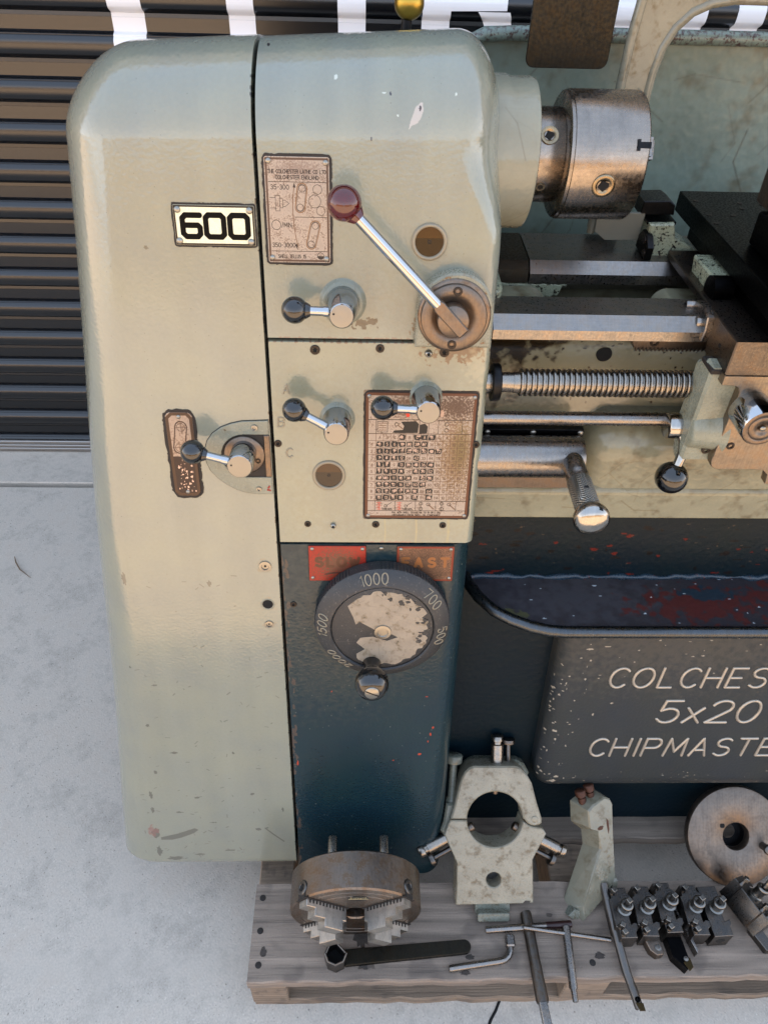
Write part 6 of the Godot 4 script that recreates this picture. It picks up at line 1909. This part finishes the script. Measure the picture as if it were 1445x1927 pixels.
func make_travelling_steady() -> void:
	var s := thing("travelling_steady", "bent grey-green casting with two rusty screws on top, right of the ring steady", "steady rest", lean_frame(Vector3(0.365, 0.132, 0.41), 42.0, 20.0))
	var front := [0.0, -0.001, 0.046, 0.022, 0.064, 0.036, 0.073, 0.048, 0.080, 0.082, 0.088, 0.126, 0.096, 0.166, 0.094, 0.174, 0.085, 0.180, 0.062, 0.174, 0.051, 0.168, 0.047, 0.141, 0.060, 0.133, 0.057, 0.101, 0.005, 0.021]
	var back := [-0.020, 0.012, 0.028, 0.022, 0.052, 0.036, 0.063, 0.048, 0.070, 0.082, 0.078, 0.126, 0.092, 0.168, 0.090, 0.178, 0.082, 0.187, 0.060, 0.187, 0.038, 0.180, 0.031, 0.147, 0.046, 0.128, 0.043, 0.103, -0.013, 0.024]
	var rings := [[], [], [], []]
	var mid := Vector2(0.06, 0.10)
	for k in range(0, front.size(), 2):
		var f := Vector2(front[k], front[k + 1])
		var b := Vector2(back[k], back[k + 1])
		var fi := f + (mid - f).normalized() * 0.0022
		var f2 := f.lerp(b, 0.07)
		rings[0].append(Vector3(fi.x, fi.y, 0.0)); rings[1].append(Vector3(f2.x, f2.y, -0.0022)); rings[2].append(Vector3(b.x, b.y, -0.032)); rings[3].append(Vector3(b.x + (mid - b).normalized().x * 0.003, b.y + (mid - b).normalized().y * 0.003, -0.035))
	var g := MB.new()
	g.loft(rings, Vector3(0.055, 0.09, -0.015))
	put("arm", g, M["arm_paint"], s)
	for q in [[0.053, 0.178, 0.0080], [0.070, 0.182, 0.0076]]:
		bolt(s, M["rust"], "adjusting_screw", aim(Vector3(q[0], q[1] - 0.010, -0.018), Vector3(q[0] - 0.001, q[1] + 0.03, -0.018)), [Vector2(0, 0), Vector2(q[2] * 0.82, 0), Vector2(q[2] * 0.82, 0.016), Vector2(q[2] * 0.6, 0.0165), Vector2(q[2] * 0.6, 0.019), Vector2(q[2] * 1.08, 0.0195), Vector2(q[2] * 1.12, 0.028), Vector2(q[2] * 0.95, 0.030), Vector2(0, 0.030)])
	bolt(s, M["dark_steel"], "side_screw", aim(Vector3(0.088, 0.160, -0.018), Vector3(0.106, 0.168, -0.018)), [Vector2(0, 0), Vector2(0.005, 0), Vector2(0.005, 0.006), Vector2(0.0112, 0.0065), Vector2(0.0112, 0.012), Vector2(0, 0.013)])
	bolt(s, M["arm_paint"], "boss", aim(Vector3(0.064, 0.038, -0.014), Vector3(0.082, 0.032, -0.014)), [Vector2(0, 0), Vector2(0.0145, 0), Vector2(0.0135, 0.010), Vector2(0, 0.0105)])
	g = MB.new(); g.prism(blot(Vector2(0.0655, 0.1345), 0.006, 0.0035, 4), -0.002, 0.0004)
	put("rust_pit", g, M["rust"], s)
	g = MB.new(); g.prism(poly([0.077, 0.120, 0.080, 0.126, 0.082, 0.141, 0.0795, 0.146, 0.0775, 0.136]), -0.002, 0.0004)
	put("slot", g, M["rust"], s)
	g = MB.new(); g.prism(poly([-0.022, 0.014, -0.016, 0.006, 0.010, -0.006, 0.020, 0.002, -0.008, 0.02]), -0.03, -0.006, 0.001)
	put("foot_shoe", g, M["green_paint"], s)

func make_face_plate() -> void:
	var f := thing("face_plate", "round brown steel face plate with a bored centre, leaning behind the tool holders", "face plate", lean_frame(Vector3(0.635, 0.1305, 0.359), 46.5))
	var g := MB.new()
	g.lathe([Vector2(0.0225, -0.018), Vector2(0.080, -0.018), Vector2(0.0828, -0.0155), Vector2(0.0828, -0.0015), Vector2(0.0813, 0.0), Vector2(0.0238, 0.0), Vector2(0.0225, -0.0012), Vector2(0.0225, -0.018)], 96, 0.6)
	var at := Transform3D(Basis.IDENTITY, Vector3(0.0035, 0.0830, 0))
	put("disc", g, M["faceplate_steel"], f, at)
	g = MB.new(); g.lathe([Vector2(0.0222, -0.0175), Vector2(0.0222, -0.030), Vector2(0.012, -0.030)], 40, 0.3)
	put("rear_boss", g, M["dark_steel"], f, at)
	g = MB.new(); g.prism(rrect(-0.0272, 0.0145, -0.0195, 0.0215, 0.002), -0.004, 0.0003)
	put("square_hole", g, M["hole"], f, at)
	bolt(f, M["tool_steel"], "driving_pin", at * Transform3D(Basis.IDENTITY, Vector3(0.0445, -0.0150, 0)), [Vector2(0, -0.001), Vector2(0.0062, -0.001), Vector2(0.0062, 0.017), Vector2(0.0085, 0.018), Vector2(0.0085, 0.0235), Vector2(0.0072, 0.0245), Vector2(0.0036, 0.0245), Vector2(0.0034, 0.021), Vector2(0, 0.021)])

func holder_parts(h: Node3D, notched: bool, bolts: Array) -> void:
	# lies on the pallet: x across, z along, y up; 40 mm high
	var Y := Basis(Vector3.RIGHT, -PI / 2)                    # a prism's xy plane laid flat: local y runs to -z
	var ol: PackedVector2Array
	if notched:
		ol = poly([-0.0135, -0.0375, 0.0125, -0.0375, 0.0125, -0.0285, 0.0175, -0.0245, 0.0175, -0.0170, 0.0120, -0.0155, 0.0075, -0.0180, 0.0075, 0.0180, 0.0120, 0.0155, 0.0175, 0.0170, 0.0175, 0.0245, 0.0125, 0.0285, 0.0125, 0.0375, -0.0135, 0.0375, -0.0135, 0.0225, -0.0172, 0.0205, -0.0172, -0.0205, -0.0135, -0.0225])
	else:
		ol = poly([-0.0160, -0.0375, 0.0145, -0.0375, 0.0145, -0.0250, 0.0178, -0.0215, 0.0178, -0.0135, 0.0090, -0.0165, 0.0090, 0.0165, 0.0178, 0.0135, 0.0178, 0.0215, 0.0145, 0.0250, 0.0145, 0.0375, -0.0160, 0.0375])
	var g := MB.new()
	g.prism(ol, 0.0, 0.040, 0.0009)
	put("block", g, M["tool_steel"], h, Transform3D(Y, Vector3.ZERO))
	var c := Vector3(0.002, 0.040, -0.004)
	var V := along_y()
	bolt(h, M["bright_tool"], "height_nut", Transform3D(V, c), [Vector2(0, 0), Vector2(0.0112, 0), Vector2(0.0112, 0.0035), Vector2(0.0085, 0.0045), Vector2(0.0085, 0.0165), Vector2(0.0100, 0.0175), Vector2(0.0100, 0.0215), Vector2(0.0088, 0.0228), Vector2(0.0066, 0.0228), Vector2(0.0060, 0.0205), Vector2(0.0, 0.0205)], 28)
	bolt(h, M["tool_steel"], "height_stud", Transform3D(V, c + Vector3(0, 0.020, 0)), [Vector2(0, 0), Vector2(0.0042, 0), Vector2(0.0042, 0.012), Vector2(0, 0.0122)], 18)
	g = MB.new(); g.box(Vector3(0, 0.0345, 0), Vector3(0.0078, 0.0075, 0.0078), 0.0006)
	put("stud_head", g, M["bright_tool"], h, Transform3D(Basis(Vector3.UP, 0.5), c))
	for q in bolts:
		var p := Vector3(q[0], 0.040, q[1])
		bolt(h, M["tool_steel"], "set_screw", Transform3D(V, p), [Vector2(0, 0), Vector2(0.0044, 0), Vector2(0.0044, 0.0012), Vector2(0.0034, 0.002), Vector2(0.0034, q[2]), Vector2(0, q[2])], 16)
		g = MB.new(); g.box(Vector3(0, q[2] + 0.0032, 0), Vector3(0.0076, 0.0075, 0.0076), 0.0007)
		put("screw_head", g, M["bright_tool"], h, Transform3D(Basis(Vector3.UP, q[0] * 200.0 + q[1] * 70.0), p))

func make_holders() -> void:
	var grp := "quick-change tool holders in a row on the pallet"
	var lab := ["dark steel tool holder at the left end of the row, against the long boring bar", "dark steel tool holder second from the left, above the small insert tool", "dark steel tool holder third from the left, beside the black shank tool", "dark steel tool holder fourth from the left, right of the black shank tool", "tool holder with a plain front block and a bored end, fifth from the left", "dark steel tool holder turned askew under the face plate, at the picture's right edge"]
	var first: Node3D
	var pos := [Vector3(0.4205, 0.1305, 0.411), Vector3(0.4570, 0.1305, 0.409), Vector3(0.4945, 0.1305, 0.404), Vector3(0.5365, 0.1305, 0.408), Vector3(0.5690, 0.1305, 0.410)]
	for k in 5:
		var t := Transform3D(Basis(Vector3.UP, [0.02, -0.03, 0.03, 0.0, 0.05][k]), pos[k])
		var h: Node3D
		if k == 0:
			h = thing("tool_holder", lab[0], "tool holder", t, grp)
			holder_parts(h, true, [[-0.0105, -0.029, 0.010], [-0.0105, 0.022, 0.008], [-0.0090, 0.032, 0.007]])
			first = h
		elif k == 4:
			h = thing("tool_holder", lab[4], "tool holder", t, grp)
			holder_parts(h, false, [])
			bolt(h, M["hole"], "bored_end", Transform3D(Basis.IDENTITY, Vector3(-0.001, 0.020, 0.0372)), [Vector2(0, 0), Vector2(0.0072, 0), Vector2(0.0072, 0.0005), Vector2(0, 0.0005)], 20)
		else:
			h = first.duplicate()
			h.name = named("tool_holder", self)
			add_child(h, true)
			h.transform = t
			h.set_meta("label", lab[k])
	var h6 := thing("tool_holder", lab[5], "tool holder", Transform3D(Basis(Vector3.UP, 0.42) * Basis(Vector3(0, 0, 1), -0.5), Vector3(0.6215, 0.142, 0.402)), grp)
	holder_parts(h6, true, [[-0.0105, -0.026, 0.010], [-0.0105, 0.018, 0.008], [-0.0090, 0.030, 0.007]])
	# tools clamped in them
	var t1 := thing("insert_tool", "short steel insert tool poking out below the second tool holder", "cutting tool", Transform3D(Basis(Vector3.UP, 0.35), Vector3(0.464, 0.1305, 0.452)))
	var g := MB.new()
	g.prism(poly([-0.009, 0.012, 0.009, 0.012, 0.0105, -0.008, 0.006, -0.016, -0.004, -0.014, -0.010, -0.004]), 0.0, 0.018, 0.001)
	put("shank", g, M["worn_steel"], t1, Transform3D(Basis(Vector3.RIGHT, -PI / 2), Vector3.ZERO))
	bolt(t1, M["bright_tool"], "insert_screw", Transform3D(along_y(), Vector3(0.003, 0.018, 0.005)), [Vector2(0.0052, 0), Vector2(0.0050, 0.001), Vector2(0.0022, 0.0012), Vector2(0.002, 0.0002), Vector2(0, 0.0002)], 20)
	var t2 := thing("shank_tool", "black square-shank turning tool pointing down from the third tool holder", "cutting tool", Transform3D(Basis(Vector3.UP, 0.10), Vector3(0.498, 0.1305, 0.452)))
	g = MB.new()
	g.prism(poly([-0.012, 0.085, 0.012, 0.085, 0.0125, -0.012, 0.0125, -0.026, 0.004, -0.036, -0.0115, -0.016]), 0.0, 0.020, 0.001)
	put("shank", g, M["black_steel"], t2, Transform3D(Basis(Vector3.RIGHT, -PI / 2), Vector3.ZERO))
	g = MB.new(); g.prism(poly([0.001, -0.026, 0.0135, -0.020, 0.0135, -0.034, 0.006, -0.0385]), 0.0196, 0.0215, 0.0004)
	put("insert", g, M["insert_gold"], t2, Transform3D(Basis(Vector3.RIGHT, -PI / 2), Vector3.ZERO))
	bolt(t2, M["bright_tool"], "clamp", Transform3D(along_y(), Vector3(0.006, 0.0205, 0.022)), [Vector2(0, 0), Vector2(0.0042, 0), Vector2(0.0036, 0.003), Vector2(0, 0.0034)], 16)
	var t3 := thing("parting_blade", "thin bright parting blade beside the black shank tool", "cutting tool", Transform3D(Basis(Vector3.UP, 0.25), Vector3(0.527, 0.1305, 0.448)))
	g = MB.new(); g.prism(poly([-0.002, 0.08, 0.002, 0.08, 0.002, -0.012, -0.002, -0.016]), 0.0, 0.018, 0.0004)
	put("blade", g, M["ground_steel"], t3, Transform3D(Basis(Vector3.RIGHT, -PI / 2), Vector3.ZERO))
	var t4 := thing("rough_tool_bit", "chipped dark tool bit below the askew tool holder", "cutting tool", Transform3D(Basis(Vector3.UP, 0.3), Vector3(0.640, 0.1305, 0.445)))
	g = MB.new(); g.prism(poly([-0.008, 0.02, 0.010, 0.02, 0.012, -0.006, 0.006, -0.018, -0.003, -0.015]), 0.0, 0.014, 0.0008)
	put("shank", g, M["tool_steel"], t4, Transform3D(Basis(Vector3.RIGHT, -PI / 2), Vector3.ZERO))

func make_keys() -> void:
	var y := 0.1302
	# box spanner
	var s := thing("hexagon_box_spanner", "flat black spanner with an upright hexagon socket, in front of the four-jaw chuck", "spanner", Transform3D(Basis.IDENTITY, Vector3(-0.035, y, 0.4625)))
	var g := MB.new()
	var hx := circle(Vector2.ZERO, 0.0175, 6, PI / 2)
	g.prism(hx, 0.0, 0.032, 0.0012, [circle(Vector2.ZERO, 0.0140, 6, PI / 2)])
	put("socket", g, M["tool_steel"], s, Transform3D(Basis(Vector3.RIGHT, -PI / 2), Vector3.ZERO))
	g = MB.new(); g.prism(circle(Vector2.ZERO, 0.0139, 6, PI / 2), 0.0, 0.006)
	put("socket_bottom", g, M["hole"], s, Transform3D(Basis(Vector3.RIGHT, -PI / 2), Vector3.ZERO))
	g = MB.new()
	var bar := PackedVector2Array([Vector2(0.0, -0.0115), Vector2(0.185, -0.0100)])
	for q in circle(Vector2(0.188, 0.0), 0.0100, 8, -1.3, 1.3): bar.push_back(q)
	bar.push_back(Vector2(0.185, 0.0100)); bar.push_back(Vector2(0.0, 0.0115))
	var bar2 := PackedVector2Array()
	for q in bar: bar2.push_back(q + Vector2(0.014, 0.0))
	g.prism(bar2, 0.0, 0.008, 0.0008)
	put("bar", g, M["plate_steel"], s, Transform3D(Basis(Vector3.UP, 0.075) * Basis(Vector3.RIGHT, -PI / 2), Vector3(0.0, 0.001, 0)))
	# bent key
	s = thing("bent_socket_key", "small bright L-shaped key with a square socket end", "key wrench", Transform3D(Basis.IDENTITY, Vector3(0.14, y, 0.478)))
	g = MB.new()
	g.tube([Vector3(0, 0.005, 0), Vector3(0.002, 0.005, -0.0003), Vector3(0.080, 0.005, -0.0100), Vector3(0.088, 0.005, -0.0120), Vector3(0.094, 0.005, -0.0165), Vector3(0.0975, 0.005, -0.0230), Vector3(0.0985, 0.005, -0.032)], [0.0044, 0.0052, 0.0050, 0.0050, 0.0050, 0.0050, 0.0050], 20)
	put("rod", g, M["ground_steel"], s)
	g = MB.new(); g.box(Vector3(0.0990, 0.0075, -0.0375), Vector3(0.0140, 0.0140, 0.018), 0.002)
	put("socket_end", g, M["ground_steel"], s)
	# T keys
	s = thing("large_tee_key", "large steel T-handled chuck key lying out over the pallet edge, its bar end dark red", "chuck key", Transform3D(Basis.IDENTITY, Vector3(0.27, y, 0.41)))
	g = MB.new()
	g.tube([Vector3(0.000, 0.0085, -0.012), Vector3(0.0005, 0.0085, -0.009), Vector3(0.0035, 0.0085, 0.060), Vector3(0.0060, 0.0085, 0.112), Vector3(0.0062, 0.0085, 0.116)], [0.0082, 0.0092, 0.0088, 0.0100, 0.0090], 24)
	put("shaft", g, M["tool_bright"], s)
	g = MB.new(); g.xf = Transform3D(Basis(Vector3.UP, 0.055), Vector3(0.0072, 0.0085, 0.132)); g.box(Vector3.ZERO, Vector3(0.0122, 0.0122, 0.034), 0.001)
	put("square_end", g, M["ground_steel"], s)
	g = MB.new(); g.tube([Vector3(-0.068, 0.0105, 0.0150), Vector3(-0.066, 0.0105, 0.0149), Vector3(0.030, 0.0105, 0.0095)], [0.0050, 0.0055, 0.0055], 20)
	put("cross_bar", g, M["ground_steel"], s)
	g = MB.new(); g.tube([Vector3(0.030, 0.0105, 0.0095), Vector3(0.069, 0.0105, 0.0073), Vector3(0.0712, 0.0105, 0.0072)], [0.0057, 0.0057, 0.0048], 20)
	put("bar_end", g, M["red_handle"], s)
	s = thing("small_tee_key", "slim T-handled key whose thin bar points at the tool holders", "chuck key", Transform3D(Basis.IDENTITY, Vector3(0.33, y + 0.006, 0.43)))
	g = MB.new()
	g.tube([Vector3(0.001, 0.007, -0.008), Vector3(0.001, 0.007, -0.006), Vector3(-0.004, 0.004, 0.078), Vector3(-0.0042, 0.004, 0.080), Vector3(-0.0043, 0.004, 0.096)], [0.0064, 0.0070, 0.0066, 0.0046, 0.0044], 8)
	put("shaft", g, M["ground_steel"], s)
	g = MB.new(); g.tube([Vector3(-0.069, 0.016, -0.0045), Vector3(0.0, 0.008, 0.0025), Vector3(0.070, 0.002, 0.0105)], [0.0036, 0.0038, 0.0036], 16)
	put("cross_bar", g, M["ground_steel"], s)
	# boring bar
	s = thing("boring_bar", "long dark boring bar with a clamped tip, hanging over the pallet's front edge", "boring bar", Transform3D(Basis.IDENTITY, Vector3(0.405, y, 0.40)))
	g = MB.new()
	g.tube([Vector3(-0.004, 0.0340, -0.036), Vector3(-0.002, 0.026, -0.002), Vector3(0.0080, 0.0085, 0.085), Vector3(0.0110, 0.0065, 0.101)], [0.0068, 0.0068, 0.0068, 0.0066], 24)
	put("bar", g, M["tool_steel"], s)
	g = MB.new(); g.tube([Vector3(0.011, 0.0065, 0.100), Vector3(0.0128, 0.006, 0.110), Vector3(0.0160, 0.005, 0.133), Vector3(0.0165, 0.005, 0.1345)], [0.0066, 0.0072, 0.0066, 0.0050], 6)
	put("head", g, M["tool_steel"], s)
	g = MB.new(); g.prism(poly([0.0105, -0.128, 0.0215, -0.129, 0.0225, -0.139, 0.0145, -0.139]), 0.0105, 0.0130, 0.0004)
	put("tip", g, M["insert_gold"], s, Transform3D(Basis(Vector3.RIGHT, -PI / 2), Vector3.ZERO))
	bolt(s, M["black_steel"], "tip_screw", Transform3D(along_y(), Vector3(0.0145, 0.0112, 0.124)), [Vector2(0, 0), Vector2(0.0042, 0), Vector2(0.0036, 0.003), Vector2(0.0016, 0.0032), Vector2(0.0014, 0.001), Vector2(0, 0.001)], 18)
	# a dry twig on the concrete
	s = thing("dry_twig", "thin dry brown leaf stalk lying on the concrete left of the machine", "twig", Transform3D(Basis.IDENTITY, Vector3(-0.88, 0.0, -0.51)))
	g = MB.new(); g.tube([Vector3(-0.033, 0.003, -0.034), Vector3(-0.022, 0.004, -0.012), Vector3(-0.004, 0.003, 0.012), Vector3(0.034, 0.003, 0.042)], [0.0008, 0.0015, 0.0016, 0.0005], 8)
	put("stalk", g, M["twig_brown"], s)
